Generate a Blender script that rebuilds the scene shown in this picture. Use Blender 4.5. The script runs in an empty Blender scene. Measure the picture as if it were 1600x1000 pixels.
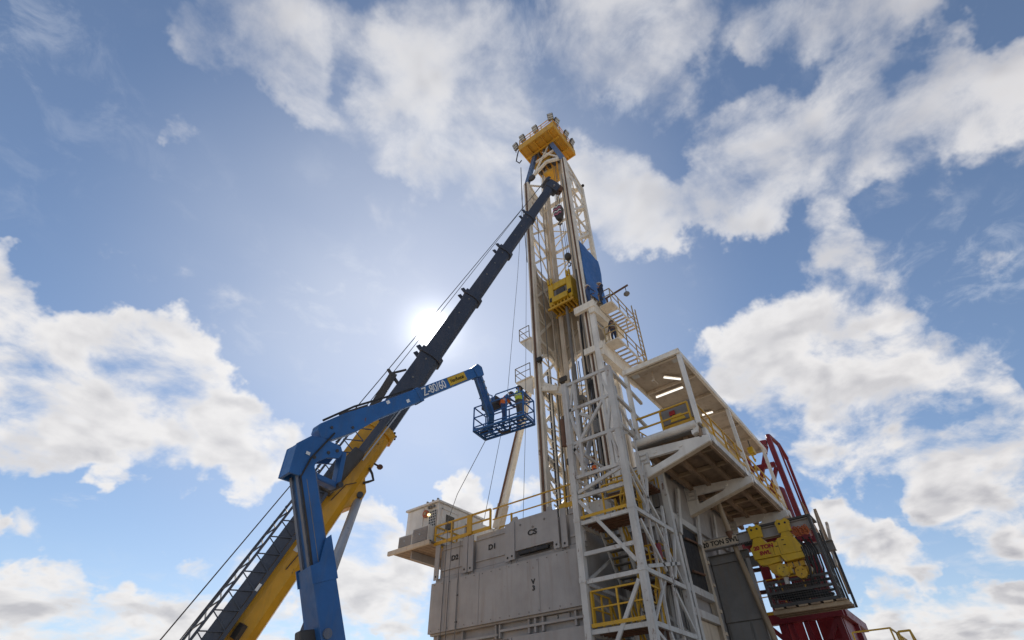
import bpy, bmesh, math, random
from mathutils import Vector, Matrix, Quaternion
random.seed(7)
R = math.radians
V = Vector
scn = bpy.context.scene
COL = scn.collection

# ------------------------------------------------------------------ camera
cam_d = bpy.data.cameras.new('camera')
cam = bpy.data.objects.new('camera', cam_d)
COL.objects.link(cam)
scn.camera = cam
CP, CY, CR = R(41.5326), R(37.4515), R(-1.1493)
CAM = V((0, 0, 1.7))
fw = V((math.cos(CP) * math.cos(CY), math.cos(CP) * math.sin(CY), math.sin(CP)))
rt = fw.cross(V((0, 0, 1))).normalized()
up = rt.cross(fw)
rt2 = rt * math.cos(CR) + up * math.sin(CR)
up2 = -rt * math.sin(CR) + up * math.cos(CR)
cam.matrix_world = Matrix(((rt2.x, up2.x, -fw.x, 0), (rt2.y, up2.y, -fw.y, 0), (rt2.z, up2.z, -fw.z, 1.7), (0, 0, 0, 1)))
cam_d.sensor_width = 36
cam_d.lens = 787.756 / 1600 * 36
cam_d.clip_start = 0.1
cam_d.clip_end = 20000

# ------------------------------------------------------------------ light
SUN_EL, SUN_AZ = R(40.16), R(49.3)
SUNV = V((math.cos(SUN_EL) * math.cos(SUN_AZ), math.cos(SUN_EL) * math.sin(SUN_AZ), math.sin(SUN_EL)))
sd = bpy.data.lights.new('sun', 'SUN')
sd.energy = 4.0
sd.angle = R(0.53)
sd.color = (1.0, 0.94, 0.85)
so = bpy.data.objects.new('sun', sd)
COL.objects.link(so)
so.location = SUNV * 200
so.rotation_euler = SUNV.to_track_quat('Z', 'Y').to_euler()
vs = scn.view_settings
vs.view_transform = 'Standard'
vs.look = 'None'
vs.exposure = 0.27
vs.gamma = 1
vs.use_curve_mapping = False

# ------------------------------------------------------------------ sky
world = bpy.data.worlds.new('World')
scn.world = world
world.use_nodes = True
wt = world.node_tree
wt.nodes.clear()
def WN(t, **k):
    n = wt.nodes.new(t)
    for a, b in k.items():
        setattr(n, a, b)
    return n
def wl(a, b):
    wt.links.new(a, b)
def wmath(op, a, b=None, c=None, clamp=False):
    n = WN('ShaderNodeMath', operation=op, use_clamp=clamp)
    for i, s in enumerate((a, b, c)):
        if s is None:
            continue
        if isinstance(s, (int, float)):
            n.inputs[i].default_value = s
        else:
            wl(s, n.inputs[i])
    return n.outputs[0]
def wramp(v, a, b, lo=0.0, hi=1.0):
    n = WN('ShaderNodeMapRange', interpolation_type='SMOOTHSTEP')
    wl(v, n.inputs[0])
    for i, s in zip((1, 2, 3, 4), (a, b, lo, hi)):
        n.inputs[i].default_value = s
    return n.outputs[0]
def wmix(f, a, b):
    n = WN('ShaderNodeMix', data_type='RGBA')
    if isinstance(f, (int, float)):
        n.inputs[0].default_value = f
    else:
        wl(f, n.inputs[0])
    for i, s in ((6, a), (7, b)):
        if isinstance(s, tuple):
            n.inputs[i].default_value = s + (1,)
        else:
            wl(s, n.inputs[i])
    return n.outputs[2]
tc = WN('ShaderNodeTexCoord')
DIR = tc.outputs['Generated']
def warp(src, scale, amount, detail):
    n = WN('ShaderNodeTexNoise')
    wl(tc.outputs['Generated'], n.inputs['Vector'])
    n.inputs['Scale'].default_value = scale
    n.inputs['Detail'].default_value = detail
    n.inputs['Roughness'].default_value = .6
    a = WN('ShaderNodeVectorMath', operation='SUBTRACT')
    wl(n.outputs['Color'], a.inputs[0])
    a.inputs[1].default_value = (.5, .5, .5)
    b = WN('ShaderNodeVectorMath', operation='MULTIPLY_ADD')
    wl(a.outputs[0], b.inputs[0])
    b.inputs[1].default_value = (amount,) * 3
    wl(src, b.inputs[2])
    c = WN('ShaderNodeVectorMath', operation='NORMALIZE')
    wl(b.outputs[0], c.inputs[0])
    return c.outputs[0]
WDIR = warp(DIR, 7.0, .20, 5)
def wdot(v, src=None):
    n = WN('ShaderNodeVectorMath', operation='DOT_PRODUCT')
    wl(src or DIR, n.inputs[0])
    n.inputs[1].default_value = v
    return n.outputs['Value']
def look(px, py):                      # compass direction of a cloud bank
    return (fw + rt2 * ((px - 800) / 787.756) - up2 * ((py - 500) / 787.756)).normalized()
sky = WN('ShaderNodeTexSky', sky_type='NISHITA', sun_disc=False, sun_elevation=SUN_EL, sun_rotation=R(90) - SUN_AZ,
         air_density=1.0, dust_density=0.15, ozone_density=1.6, altitude=300)
# cloud banks: compass bearing through (x, y), apparent radius, weight
BANKS = [
    (320, 40, 60, 1), (380, 60, 75, 1), (440, 90, 75, 1), (480, 130, 55, .9), (500, 40, 70, .85), (420, 20, 80, 1),
    (590, 100, 45, .8), (650, 60, 80, .9), (620, 140, 60, .9), (560, 190, 60, .65), (640, 190, 70, .8), (700, 150, 90, .95), (720, 60, 90, .85), (780, 110, 80, .8),
    (690, 250, 65, .85), (740, 265, 60, 1), (790, 200, 80, .85), (800, 290, 45, .7),
    (880, 40, 80, .9), (940, 40, 90, 1), (1000, 60, 90, .95), (1050, 40, 80, .85), (960, 110, 80, .85), (1040, 120, 70, .8), (1035, 170, 40, .75), (840, 160, 80, .6),
    (950, 300, 70, 1), (1000, 335, 70, 1), (1020, 375, 45, 1), (900, 290, 60, .8), (1065, 335, 30, .7),
    (1180, 40, 50, .75), (1260, 30, 60, .75), (1340, 20, 70, .75), (1400, 40, 40, .8), (1180, 80, 25, .7),
    (1150, 200, 55, .75), (1200, 175, 45, .65), (1170, 270, 60, 1), (1230, 240, 70, 1), (1290, 245, 75, 1), (1130, 325, 45, 1), (1185, 340, 40, .95), (1290, 300, 50, .75), (1360, 235, 60, .8), (1420, 220, 60, .75), (1330, 135, 50, .7),
    (1480, 140, 70, .85), (1540, 170, 80, .95), (1590, 110, 60, .9), (1520, 210, 50, .7), (1450, 100, 40, .6),
    (1310, 370, 50, .58), (1300, 430, 60, .58), (1380, 420, 60, .52), (1460, 310, 60, .52), (1590, 260, 40, .5), (1540, 425, 30, .45),
    (1130, 570, 50, 1), (1200, 560, 75, 1), (1280, 550, 80, 1), (1200, 630, 55, .9), (1300, 630, 65, 1), (1350, 540, 70, 1), (1440, 530, 75, .9), (1400, 595, 55, .9), (1500, 560, 55, .8), (1340, 660, 35, .8),
    (1460, 705, 65, 1), (1530, 720, 85, 1), (1590, 700, 80, 1), (1500, 770, 60, 1), (1570, 785, 50, 1), (1560, 630, 45, .8), (1480, 665, 25, .7),
    (1275, 715, 35, .85), (1325, 725, 40, .85), (1365, 710, 28, .7), (1290, 830, 50, 1), (1345, 840, 55, 1), (1400, 850, 45, .95), (1435, 857, 25, .8), (1290, 795, 30, .9),
    (1550, 862, 40, .7), (1600, 850, 40, .6), (1340, 900, 35, .5), (1370, 960, 40, 1), (1440, 962, 50, 1), (1520, 962, 50, 1), (1595, 965, 55, 1), (1400, 1015, 70, 1), (1500, 1015, 70, 1), (1600, 1015, 70, 1), (1060, 530, 20, .5),
    (-5, 410, 35, .9), (20, 480, 55, 1), (90, 535, 60, 1), (10, 580, 95, 1), (120, 590, 85, 1), (170, 545, 45, .8), (215, 575, 70, 1), (290, 545, 55, 1), (325, 590, 45, .9), (230, 650, 75, 1), (330, 650, 65, 1), (120, 670, 60, 1), (40, 660, 70, 1), (400, 690, 55, 1), (440, 690, 35, .9), (330, 715, 45, .95), (385, 735, 40, .9), (180, 752, 25, .9), (262, 773, 15, .6),
    (20, 945, 50, 1), (100, 950, 50, 1), (190, 960, 50, .95), (270, 960, 45, .9), (330, 975, 45, .9), (50, 1010, 70, 1), (160, 1010, 70, 1), (270, 1010, 70, 1), (400, 1005, 55, 1), (310, 880, 28, .7), (350, 912, 32, .8), (-5, 825, 25, .9), (50, 825, 30, .35), (390, 870, 30, .7),
    (570, 810, 40, 1), (550, 860, 55, 1), (600, 870, 55, 1), (650, 900, 45, 1), (560, 930, 60, 1), (640, 975, 55, 1), (430, 970, 45, .9), (612, 815, 18, .7),
    (725, 775, 42, 1), (762, 792, 28, .9), (690, 765, 20, .8), (850, 745, 25, .8), (300, 205, 25, .75), (330, 190, 30, .45), (372, 245, 20, .5), (110, 60, 45, .35),
]
tot = None
for px, py, rad, w in BANKS:
    if py < 270 and px < 1150: rad, w = rad * .9, w * .82
    rho = ((px - 800) ** 2 + (py - 500) ** 2) / 787.756 ** 2
    rr = rad / 787.756 / (1 + rho) ** .75
    d = wdot(look(px, py), WDIR)
    m = wramp(d, math.cos(rr * 1.55), math.cos(rr * 0.1), 0, w)
    tot = m if tot is None else wmath('ADD', wmath('MULTIPLY', tot, wmath('SUBTRACT', 1.0, m)), m)
sep = WN('ShaderNodeSeparateXYZ')
wl(DIR, sep.inputs[0])
zz = wmath('ADD', wmath('MAXIMUM', sep.outputs[2], 0.0), 0.30)
pv = WN('ShaderNodeCombineXYZ')
wl(wmath('DIVIDE', sep.outputs[0], zz), pv.inputs[0])
wl(wmath('DIVIDE', sep.outputs[1], zz), pv.inputs[1])
wl(wmath('MULTIPLY', sep.outputs[2], 0.8), pv.inputs[2])
def wnoise(scale, detail, rough, dist=0.0, off=(0, 0, 0)):
    m = WN('ShaderNodeVectorMath', operation='ADD')
    wl(pv.outputs[0], m.inputs[0])
    m.inputs[1].default_value = off
    n = WN('ShaderNodeTexNoise')
    wl(m.outputs[0], n.inputs['Vector'])
    n.inputs['Scale'].default_value = scale
    n.inputs['Detail'].default_value = detail
    n.inputs['Roughness'].default_value = rough
    n.inputs['Distortion'].default_value = dist
    return n.outputs['Fac']
n1 = wnoise(5.0, 10, 0.56, 0.3)
n2 = wnoise(5.5, 5, 0.55, 0.2, (SUNV.x * .05, SUNV.y * .05, 0))
n3 = wnoise(1.4, 3, 0.5, 0, (3.1, 1.7, 0))
n4 = wnoise(13.0, 7, 0.62, 0.5, (7.3, 2.2, 1))
outer = wramp(wdot(fw), math.cos(R(58)), math.cos(R(47)), 1, 0)          # the rest of the sky carries the same broken cloud
cover = wmath('ADD', tot, wmath('MULTIPLY', outer, wramp(n3, .42, .62)))
raw = wmath('ADD', wmath('MULTIPLY', cover, 0.95), wmath('ADD', wmath('MULTIPLY', wmath('SUBTRACT', n1, 0.5), 2.7), wmath('MULTIPLY', wmath('SUBTRACT', n4, 0.5), 0.45)))
lowbank = wramp(sep.outputs[2], 0.55, 0.78, 1, 0)                        # crisp heaped cloud low down, thin streaked cloud overhead
crisp = wramp(raw, 0.40, 1.02)
wispy = wramp(raw, 0.34, 1.35)
dm = WN('ShaderNodeMix', data_type='FLOAT')
wl(lowbank, dm.inputs[0]); wl(wispy, dm.inputs[2]); wl(crisp, dm.inputs[3])
dens = dm.outputs[0]
thick = wramp(raw, 0.85, 1.6)
n1s = wnoise(5.5, 3, 0.5, 0.2)
n2s = wnoise(5.5, 3, 0.5, 0.2, (SUNV.x * .07, SUNV.y * .07, 0))
side = wramp(wmath('SUBTRACT', n2s, n1s), -0.08, 0.13)                     # the flank turned from the sun
grey = wmath('MULTIPLY', wmath('ADD', wmath('MULTIPLY', thick, 0.60), wmath('MULTIPLY', side, 0.55)), wramp(raw, .4, 1.1), clamp=True)
sund = wdot(SUNV)
nearsun = wramp(sund, 0.55, 0.99)
ccol = wmix(grey, (0.73, 0.71, 0.70), (0.385, 0.38, 0.405))
ccol = wmix(wmath('MULTIPLY', nearsun, 0.35), ccol, (0.78, 0.78, 0.78))
skym = WN('ShaderNodeVectorMath', operation='SCALE')
wl(sky.outputs[0], skym.inputs[0])
skym.inputs['Scale'].default_value = 0.096
hz = wramp(sep.outputs[2], 0.0, 0.35, 0.35, 0.0)
blue = wmix(hz, skym.outputs[0], (0.52, 0.57, 0.64))
veil = wmath('MULTIPLY', wramp(sund, 0.80, 0.985, 0.03, 0.44), wramp(n3, .3, .7, .5, 1.0))   # thin high haze round the sun
cirrus = wmath('MULTIPLY', wramp(n4, .48, .72), wmath('MULTIPLY', wramp(n3, .40, .62), 0.30))
blue = wmix(wmath('ADD', veil, cirrus, clamp=True), blue, (0.60, 0.635, 0.70))
high = wramp(sep.outputs[2], 0.55, 0.9, 0.96, 0.86)
final = wmix(wmath('MULTIPLY', dens, high), blue, ccol)
# sun disc with its bright aureole
core = wramp(sund, math.cos(R(2.3)), math.cos(R(1.2)), 0, 3.0)
aur = wmath('MULTIPLY', wmath('POWER', wmath('MAXIMUM', sund, 0.0), 900.0), 0.55)
aur2 = wmath('MULTIPLY', wmath('POWER', wmath('MAXIMUM', sund, 0.0), 22.0), 0.12)
glow = wmath('ADD', core, wmath('ADD', aur, aur2))
gc = WN('ShaderNodeVectorMath', operation='SCALE')
gc.inputs[0].default_value = (1.0, 0.98, 0.95)
wl(glow, gc.inputs['Scale'])
fin = WN('ShaderNodeVectorMath', operation='ADD')
wl(final, fin.inputs[0])
wl(gc.outputs[0], fin.inputs[1])
bg = WN('ShaderNodeBackground')
bg.inputs['Strength'].default_value = 1.0
wl(fin.outputs[0], bg.inputs['Color'])
wo = WN('ShaderNodeOutputWorld')
wl(bg.outputs[0], wo.inputs['Surface'])

# ------------------------------------------------------------------ materials
def mat(name, col, rough=0.55, metal=0.0, dirt=0.35, dirtcol=(0.22, 0.16, 0.11), rust=0.0, tone=0.16, emit=None, streak=True, scale=1.0):
    m = bpy.data.materials.new(name)
    m.use_nodes = True
    t = m.node_tree
    b = t.nodes['Principled BSDF']
    b.inputs['Metallic'].default_value = metal
    if emit:
        b.inputs['Base Color'].default_value = col + (1,)
        b.inputs['Emission Color'].default_value = col + (1,)
        b.inputs['Emission Strength'].default_value = emit
        return m
    g = t.nodes.new('ShaderNodeNewGeometry')
    def noise(sc, det, ro, mp=(1, 1, 1)):
        k = t.nodes.new('ShaderNodeMapping')
        k.inputs['Scale'].default_value = mp
        t.links.new(g.outputs['Position'], k.inputs[0])
        n = t.nodes.new('ShaderNodeTexNoise')
        n.inputs['Scale'].default_value = sc * scale
        n.inputs['Detail'].default_value = det
        n.inputs['Roughness'].default_value = ro
        t.links.new(k.outputs[0], n.inputs['Vector'])
        return n.outputs['Fac']
    def ramp(v, a, c, lo, hi):
        n = t.nodes.new('ShaderNodeMapRange')
        t.links.new(v, n.inputs[0])
        for i, s in zip((1, 2, 3, 4), (a, c, lo, hi)):
            n.inputs[i].default_value = s
        return n.outputs[0]
    def mix(f, a, c, bt='MIX'):
        n = t.nodes.new('ShaderNodeMix')
        n.data_type = 'RGBA'
        n.blend_type = bt
        t.links.new(f, n.inputs[0])
        for i, s in ((6, a), (7, c)):
            if isinstance(s, tuple):
                n.inputs[i].default_value = s + (1,)
            else:
                t.links.new(s, n.inputs[i])
        return n.outputs[2]
    hi = tuple(min(1, c * (1 + tone)) for c in col)
    lo = tuple(c * (1 - tone) for c in col)
    c = mix(ramp(noise(0.9, 6, .6), .3, .7, 0, 1), lo, hi)
    st = noise(2.6, 6, .65, (1.6, 1.6, .16) if streak else (1, 1, 1))
    c = mix(ramp(st, .5, .74, 0, dirt), c, dirtcol)
    if rust > 0:
        rs = noise(3.2, 9, .72, (1, 1, .55))
        c = mix(ramp(rs, .66 - rust * .2, .72 - rust * .16, 0, .85), c, (0.16, 0.065, 0.028))
    t.links.new(c, b.inputs['Base Color'])
    t.links.new(ramp(noise(5, 4, .6), .3, .7, max(.05, rough - .12), min(1, rough + .15)), b.inputs['Roughness'])
    bp = t.nodes.new('ShaderNodeBump')
    bp.inputs['Strength'].default_value = 0.12
    bp.inputs['Distance'].default_value = 0.02
    t.links.new(noise(14, 4, .6), bp.inputs['Height'])
    t.links.new(bp.outputs[0], b.inputs['Normal'])
    return m
M = dict(
    cream=mat('cream_paint', (.80, .735, .63), .5, dirt=.45, dirtcol=(.40, .30, .2), rust=.16),
    cream2=mat('dusty_cream_paint', (.58, .49, .38), .6, dirt=.6, dirtcol=(.3, .2, .13), rust=.16),
    grey=mat('grey_container_paint', (.36, .34, .33), .55, dirt=.42, dirtcol=(.25, .19, .145), rust=.04, tone=.13),
    grey2=mat('grey_tower_paint', (.56, .545, .52), .5, dirt=.5, dirtcol=(.28, .17, .10), rust=.34),
    greyd=mat('dull_grey_steel', (.20, .19, .18), .65, dirt=.6, rust=.12),
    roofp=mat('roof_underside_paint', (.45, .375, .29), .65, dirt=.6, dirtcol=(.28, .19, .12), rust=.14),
    white=mat('white_paint', (.74, .71, .66), .5, dirt=.3, dirtcol=(.42, .33, .25)),
    yellow=mat('safety_yellow_paint', (.58, .33, .018), .5, dirt=.35, rust=.10),
    yellow2=mat('bright_yellow_paint', (.62, .39, .014), .45, dirt=.5, dirtcol=(.26, .17, .05), rust=.12),
    ochre=mat('ochre_crown_paint', (.66, .36, .035), .55, dirt=.5, rust=.1),
    crane_y=mat('crane_yellow_paint', (.76, .38, .018), .38, dirt=.4, dirtcol=(.28, .15, .04), rust=.05),
    crane_d=mat('crane_dark_paint', (.045, .052, .075), .38, dirt=.3, dirtcol=(.12, .10, .09)),
    lift=mat('lift_blue_paint', (.024, .12, .34), .42, dirt=.45, dirtcol=(.08, .12, .19), tone=.25, rust=.05),
    liftw=mat('worn_lift_blue', (.10, .13, .20), .5, dirt=.75, dirtcol=(.21, .18, .15), rust=.25),
    tarp=mat('blue_tarpaulin', (.025, .12, .36), .6, dirt=.3, dirtcol=(.05, .1, .22)),
    bluel=mat('blue_leg_paint', (.09, .16, .30), .5, dirt=.4),
    red=mat('red_oxide_paint', (.18, .011, .02), .45, dirt=.35, dirtcol=(.12, .02, .02)),
    dark=mat('dark_steel', (.055, .05, .047), .55, dirt=.5, dirtcol=(.12, .09, .07)),
    hose=mat('dusty_hose', (.06, .058, .056), .65, dirt=.5, dirtcol=(.2, .17, .14)),
    black=mat('black_rubber', (.018, .018, .02), .6, dirt=.2),
    steel=mat('bright_steel', (.42, .42, .43), .38, metal=.3, dirt=.25, scale=.6),
    rust=mat('rusty_steel', (.15, .075, .045), .75, dirt=.5, rust=.3),
    wood=mat('brown_deck_planks', (.30, .21, .14), .8, dirt=.6, dirtcol=(.12, .08, .05), tone=.3, streak=False),
    pale=mat('pale_timber', (.42, .31, .2), .8, dirt=.5, tone=.25, streak=False),
    rail_tan=mat('weathered_yellow_rail', (.42, .30, .12), .6, dirt=.5, rust=.15),
    pipe=mat('tan_pipe', (.36, .27, .18), .6, dirt=.5, rust=.1),
    rope=mat('wire_rope', (.10, .10, .105), .5, metal=.4),
    sand=mat('sandy_gravel', (.33, .27, .205), .95, dirt=.4, dirtcol=(.3, .24, .17), tone=.2, streak=False, scale=.5),
    glass=mat('dark_glass', (.02, .025, .03), .08, dirt=.1),
    grille=mat('grey_grille', (.30, .285, .28), .7, dirt=.3),
    lamp=mat('lit_fluorescent_tube', (1.0, .98, .93), emit=.9),
    beacon=mat('lit_cabin_lamp', (1.0, .85, .45), emit=2.0),
    lens=mat('floodlight_glass', (.5, .5, .48), .25, dirt=.3),
    ink=mat('black_lettering', (.02, .02, .02), .7, dirt=.1),
    inkr=mat('red_lettering', (.33, .02, .02), .7, dirt=.1),
    inkw=mat('white_lettering', (.85, .85, .84), .6, dirt=.1),
    orange=mat('orange_chain', (.45, .12, .04), .6, dirt=.5),
    pink=mat('pink_strap', (.62, .22, .32), .8, dirt=.2),
    skin=mat('skin', (.33, .19, .13), .55, dirt=.05, tone=.05),
    navy=mat('navy_coverall', (.025, .04, .085), .85, dirt=.2),
    denim=mat('blue_workwear', (.04, .08, .19), .85, dirt=.2),
    greyw=mat('grey_workwear', (.10, .10, .10), .85, dirt=.2),
    hiviz=mat('yellow_hiviz', (.62, .68, .06), .75, dirt=.1),
    hivizo=mat('orange_hiviz', (.80, .17, .035), .75, dirt=.1),
    hatw=mat('white_helmet', (.78, .77, .74), .35, dirt=.1),
    hatt=mat('tan_helmet', (.45, .36, .24), .4, dirt=.2),
    hatd=mat('dark_helmet', (.05, .05, .055), .4, dirt=.2),
)

# ------------------------------------------------------------------ building tools
WL = {}
class MB:
    def __init__(s):
        s.v = []; s.f = []
    def add(s, vs_, fs):
        o = len(s.v)
        s.v += [V(p) for p in vs_]
        s.f += [tuple(i + o for i in f) for f in fs]
        return s
    def box(s, x0, x1, y0, y1, z0, z1):
        x0, x1 = sorted((x0, x1)); y0, y1 = sorted((y0, y1)); z0, z1 = sorted((z0, z1))
        return s.add([(x0, y0, z0), (x1, y0, z0), (x1, y1, z0), (x0, y1, z0), (x0, y0, z1), (x1, y0, z1), (x1, y1, z1), (x0, y1, z1)],
                     [(0, 3, 2, 1), (4, 5, 6, 7), (0, 1, 5, 4), (1, 2, 6, 5), (2, 3, 7, 6), (3, 0, 4, 7)])
    def prof(s, p0, p1, pts, upv=(0, 0, 1), pts2=None):       # extrude a closed profile (side, up) along p0 -> p1
        p0, p1 = V(p0), V(p1)
        d = (p1 - p0).normalized()
        u = V(upv)
        if abs(d.dot(u)) > .98:
            u = V((1, 0, 0)) if abs(d.x) < .9 else V((0, 1, 0))
        a = d.cross(u).normalized()
        u = a.cross(d)
        n = len(pts)
        q = pts2 or pts
        vv = [p0 + a * x + u * y for x, y in pts] + [p1 + a * x + u * y for x, y in q]
        ff = [tuple(range(n))[::-1], tuple(range(n, 2 * n))] if True else []
        ff += [(i, (i + 1) % n, n + (i + 1) % n, n + i) for i in range(n)]
        ff[0] = tuple(range(n)); ff[1] = tuple(range(2 * n - 1, n - 1, -1))
        ff[2:] = [(i, n + i, n + (i + 1) % n, (i + 1) % n) for i in range(n)]
        return s.add(vv, ff)
    def beam(s, p0, p1, w, h=None, upv=(0, 0, 1)):
        h = h or w
        return s.prof(p0, p1, [(-w / 2, -h / 2), (w / 2, -h / 2), (w / 2, h / 2), (-w / 2, h / 2)], upv)
    def ibeam(s, p0, p1, w, h, t=.03, upv=(0, 0, 1)):
        a, b = w / 2, h / 2
        return s.prof(p0, p1, [(-a, -b), (a, -b), (a, -b + t), (t / 2, -b + t), (t / 2, b - t), (a, b - t), (a, b), (-a, b), (-a, b - t), (-t / 2, b - t), (-t / 2, -b + t), (-a, -b + t)], upv)
    def tube(s, p0, p1, r, n=8, r2=None):
        c = [(math.cos(2 * math.pi * i / n), math.sin(2 * math.pi * i / n)) for i in range(n)]
        r2 = r if r2 is None else r2
        return s.prof(p0, p1, [(x * r, y * r) for x, y in c], (0, 0, 1), [(x * r2, y * r2) for x, y in c])
    def path(s, pts, r, n=6):
        pts = [V(p) for p in pts]
        rings = []
        u = V((0, 0, 1))
        for i, p in enumerate(pts):
            d = (pts[min(i + 1, len(pts) - 1)] - pts[max(i - 1, 0)]).normalized()
            if abs(d.dot(u)) > .97:
                u = V((1, .3, 0)).normalized()
            a = d.cross(u).normalized(); b = a.cross(d)
            u = b
            rr = r[i] if isinstance(r, (list, tuple)) else r
            rings.append([p + a * math.cos(2 * math.pi * k / n) * rr + b * math.sin(2 * math.pi * k / n) * rr for k in range(n)])
        vv = [p for q in rings for p in q]
        ff = []
        for i in range(len(rings) - 1):
            for k in range(n):
                ff.append((i * n + k, i * n + n + k, i * n + n + (k + 1) % n, i * n + (k + 1) % n))
        ff.append(tuple(range(n))); ff.append(tuple(range(len(vv) - 1, len(vv) - n - 1, -1)))
        return s.add(vv, ff)
    def plate(s, outline, o, ux, uy, th):                     # flat outline with thickness, centred on its plane
        o, ux, uy = V(o), V(ux), V(uy)
        nn = ux.cross(uy).normalized() * th / 2
        n = len(outline)
        vv = [o + ux * x + uy * y + nn for x, y in outline] + [o + ux * x + uy * y - nn for x, y in outline]
        return s.add(vv, [tuple(range(n)), tuple(range(2 * n - 1, n - 1, -1))] + [(i, n + i, n + (i + 1) % n, (i + 1) % n) for i in range(n)])
    def ring(s, outer, inner, o, ux, uy, th):                 # plate with a hole: outer and inner outlines of equal count
        o, ux, uy = V(o), V(ux), V(uy)
        nn = ux.cross(uy).normalized() * th / 2
        n = len(outer)
        vv = []
        for sg in (1, -1):
            for L in (outer, inner):
                vv += [o + ux * x + uy * y + nn * sg for x, y in L]
        ff = []
        for i in range(n):
            j = (i + 1) % n
            ff += [(i, j, n + j, n + i), (2 * n + i, 3 * n + i, 3 * n + j, 2 * n + j), (i, 2 * n + i, 2 * n + j, j), (n + i, n + j, 3 * n + j, 3 * n + i)]
        return s.add(vv, ff)
    def ball(s, c, r, n=10, sc=(1, 1, 1), half=False):
        c = V(c)
        m = n // 2
        vv, ff = [], []
        hi = math.pi / 2
        lo = 0 if half else -math.pi / 2
        for i in range(m + 1):
            t = lo + (hi - lo) * i / m
            for k in range(n):
                a = 2 * math.pi * k / n
                vv.append(c + V((math.cos(t) * math.cos(a) * r * sc[0], math.cos(t) * math.sin(a) * r * sc[1], math.sin(t) * r * sc[2])))
        for i in range(m):
            for k in range(n):
                ff.append((i * n + k, i * n + (k + 1) % n, i * n + n + (k + 1) % n, i * n + n + k))
        return s.add(vv, ff)
    def build(s, name, m, parent=None, smooth=False, bevel=0, label=None, kind=None, loc=None):
        lo = V((min(p.x for p in s.v), min(p.y for p in s.v), min(p.z for p in s.v)))
        hi = V((max(p.x for p in s.v), max(p.y for p in s.v), max(p.z for p in s.v)))
        c = V(loc) if loc is not None else (lo + hi) / 2
        me = bpy.data.meshes.new(name)
        me.from_pydata([p - c for p in s.v], [], s.f)
        bm = bmesh.new(); bm.from_mesh(me)
        bmesh.ops.remove_doubles(bm, verts=bm.verts, dist=1e-5)
        bmesh.ops.recalc_face_normals(bm, faces=bm.faces)
        bm.to_mesh(me); bm.free()
        me.materials.append(M[m] if isinstance(m, str) else m)
        if smooth:
            me.polygons.foreach_set('use_smooth', [True] * len(me.polygons))
            me.set_sharp_from_angle(angle=R(40))
        o = bpy.data.objects.new(name, me)
        COL.objects.link(o)
        if parent is not None:
            o.parent = parent
            o.location = c - WL[parent.name]
        else:
            o.location = c
        WL[o.name] = c
        if bevel:
            b = o.modifiers.new('bevel', 'BEVEL')
            b.width = bevel; b.segments = 2; b.limit_method = 'ANGLE'
        if label: o['label'] = label
        if kind: o['kind'] = kind
        return o
def thing(name, label, cat, loc, group=None):
    o = bpy.data.objects.new(name, None)
    COL.objects.link(o)
    o.location = loc
    o.empty_display_size = .3
    o['label'] = label; o['category'] = cat
    if group: o['group'] = group
    WL[o.name] = V(loc)
    return o
def tag(o, label, cat, group=None):
    o['label'] = label; o['category'] = cat
    if group: o['group'] = group
    return o
def text(name, body, size, origin, ux, uy, m, parent, ext=.004, sx=1.0, bold=0.0):
    cu = bpy.data.curves.new(name, 'FONT')
    cu.body = body; cu.size = size; cu.extrude = ext; cu.offset = bold
    cu.align_x = 'CENTER'; cu.align_y = 'CENTER'
    cu.materials.append(M[m])
    tmp = bpy.data.objects.new('lettering_curve', cu)
    COL.objects.link(tmp)
    me = bpy.data.meshes.new_from_object(tmp.evaluated_get(bpy.context.evaluated_depsgraph_get()))
    bpy.data.objects.remove(tmp); bpy.data.curves.remove(cu)
    me.name = name
    o = bpy.data.objects.new(name, me)
    COL.objects.link(o)
    ux, uy = V(ux).normalized(), V(uy).normalized()
    n = ux.cross(uy)
    mt = Matrix(((ux.x * sx, uy.x, n.x), (ux.y * sx, uy.y, n.y), (ux.z * sx, uy.z, n.z)))
    p = V(origin) - WL[parent.name]
    o.parent = parent
    o.matrix_local = Matrix.Translation(p) @ mt.to_4x4()
    WL[o.name] = V(origin)
    return o
def copy_tree(o, parent=None, loc=None):
    c = o.copy(); COL.objects.link(c)
    c.parent = parent
    if loc is not None: c.location = loc
    for ch in list(o.children): copy_tree(ch, c)
    return c
def lerp(a, b, t): return V(a) + (V(b) - V(a)) * t
def railing(parent, path, h=1.07, m='yellow', gap=1.5, toe=True, mid=True, r=.027, upv=(0, 0, 1), first=True, last=True):
    """guardrail part of a thing: rails as one part, posts and toe board its sub-parts"""
    path = [V(p) for p in path]
    H = V((0, 0, h))
    b = MB()
    for p, q in zip(path, path[1:]):
        b.beam(p + H, q + H, r * 2, r * 2)
        if mid: b.beam(p + H * .53, q + H * .53, r * 1.7, r * 1.7)
    g = b.build('guardrail', m, parent)
    done = []
    for i, (p, q) in enumerate(zip(path, path[1:])):
        n = max(1, round((q - p).length / gap))
        for k in range(n + 1):
            x = lerp(p, q, k / n)
            if any((x - y).length < .02 for y in done): continue
            if (i == 0 and k == 0 and not first) or (i == len(path) - 2 and k == n and not last): continue
            done.append(x)
            MB().beam(x, x + H, r * 2.2, r * 2.2).build('post', m, g)
        if toe:
            MB().beam(p + V((0, 0, .08)), q + V((0, 0, .08)), .012, .16).build('toe_board', m, g)
    return g

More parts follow.
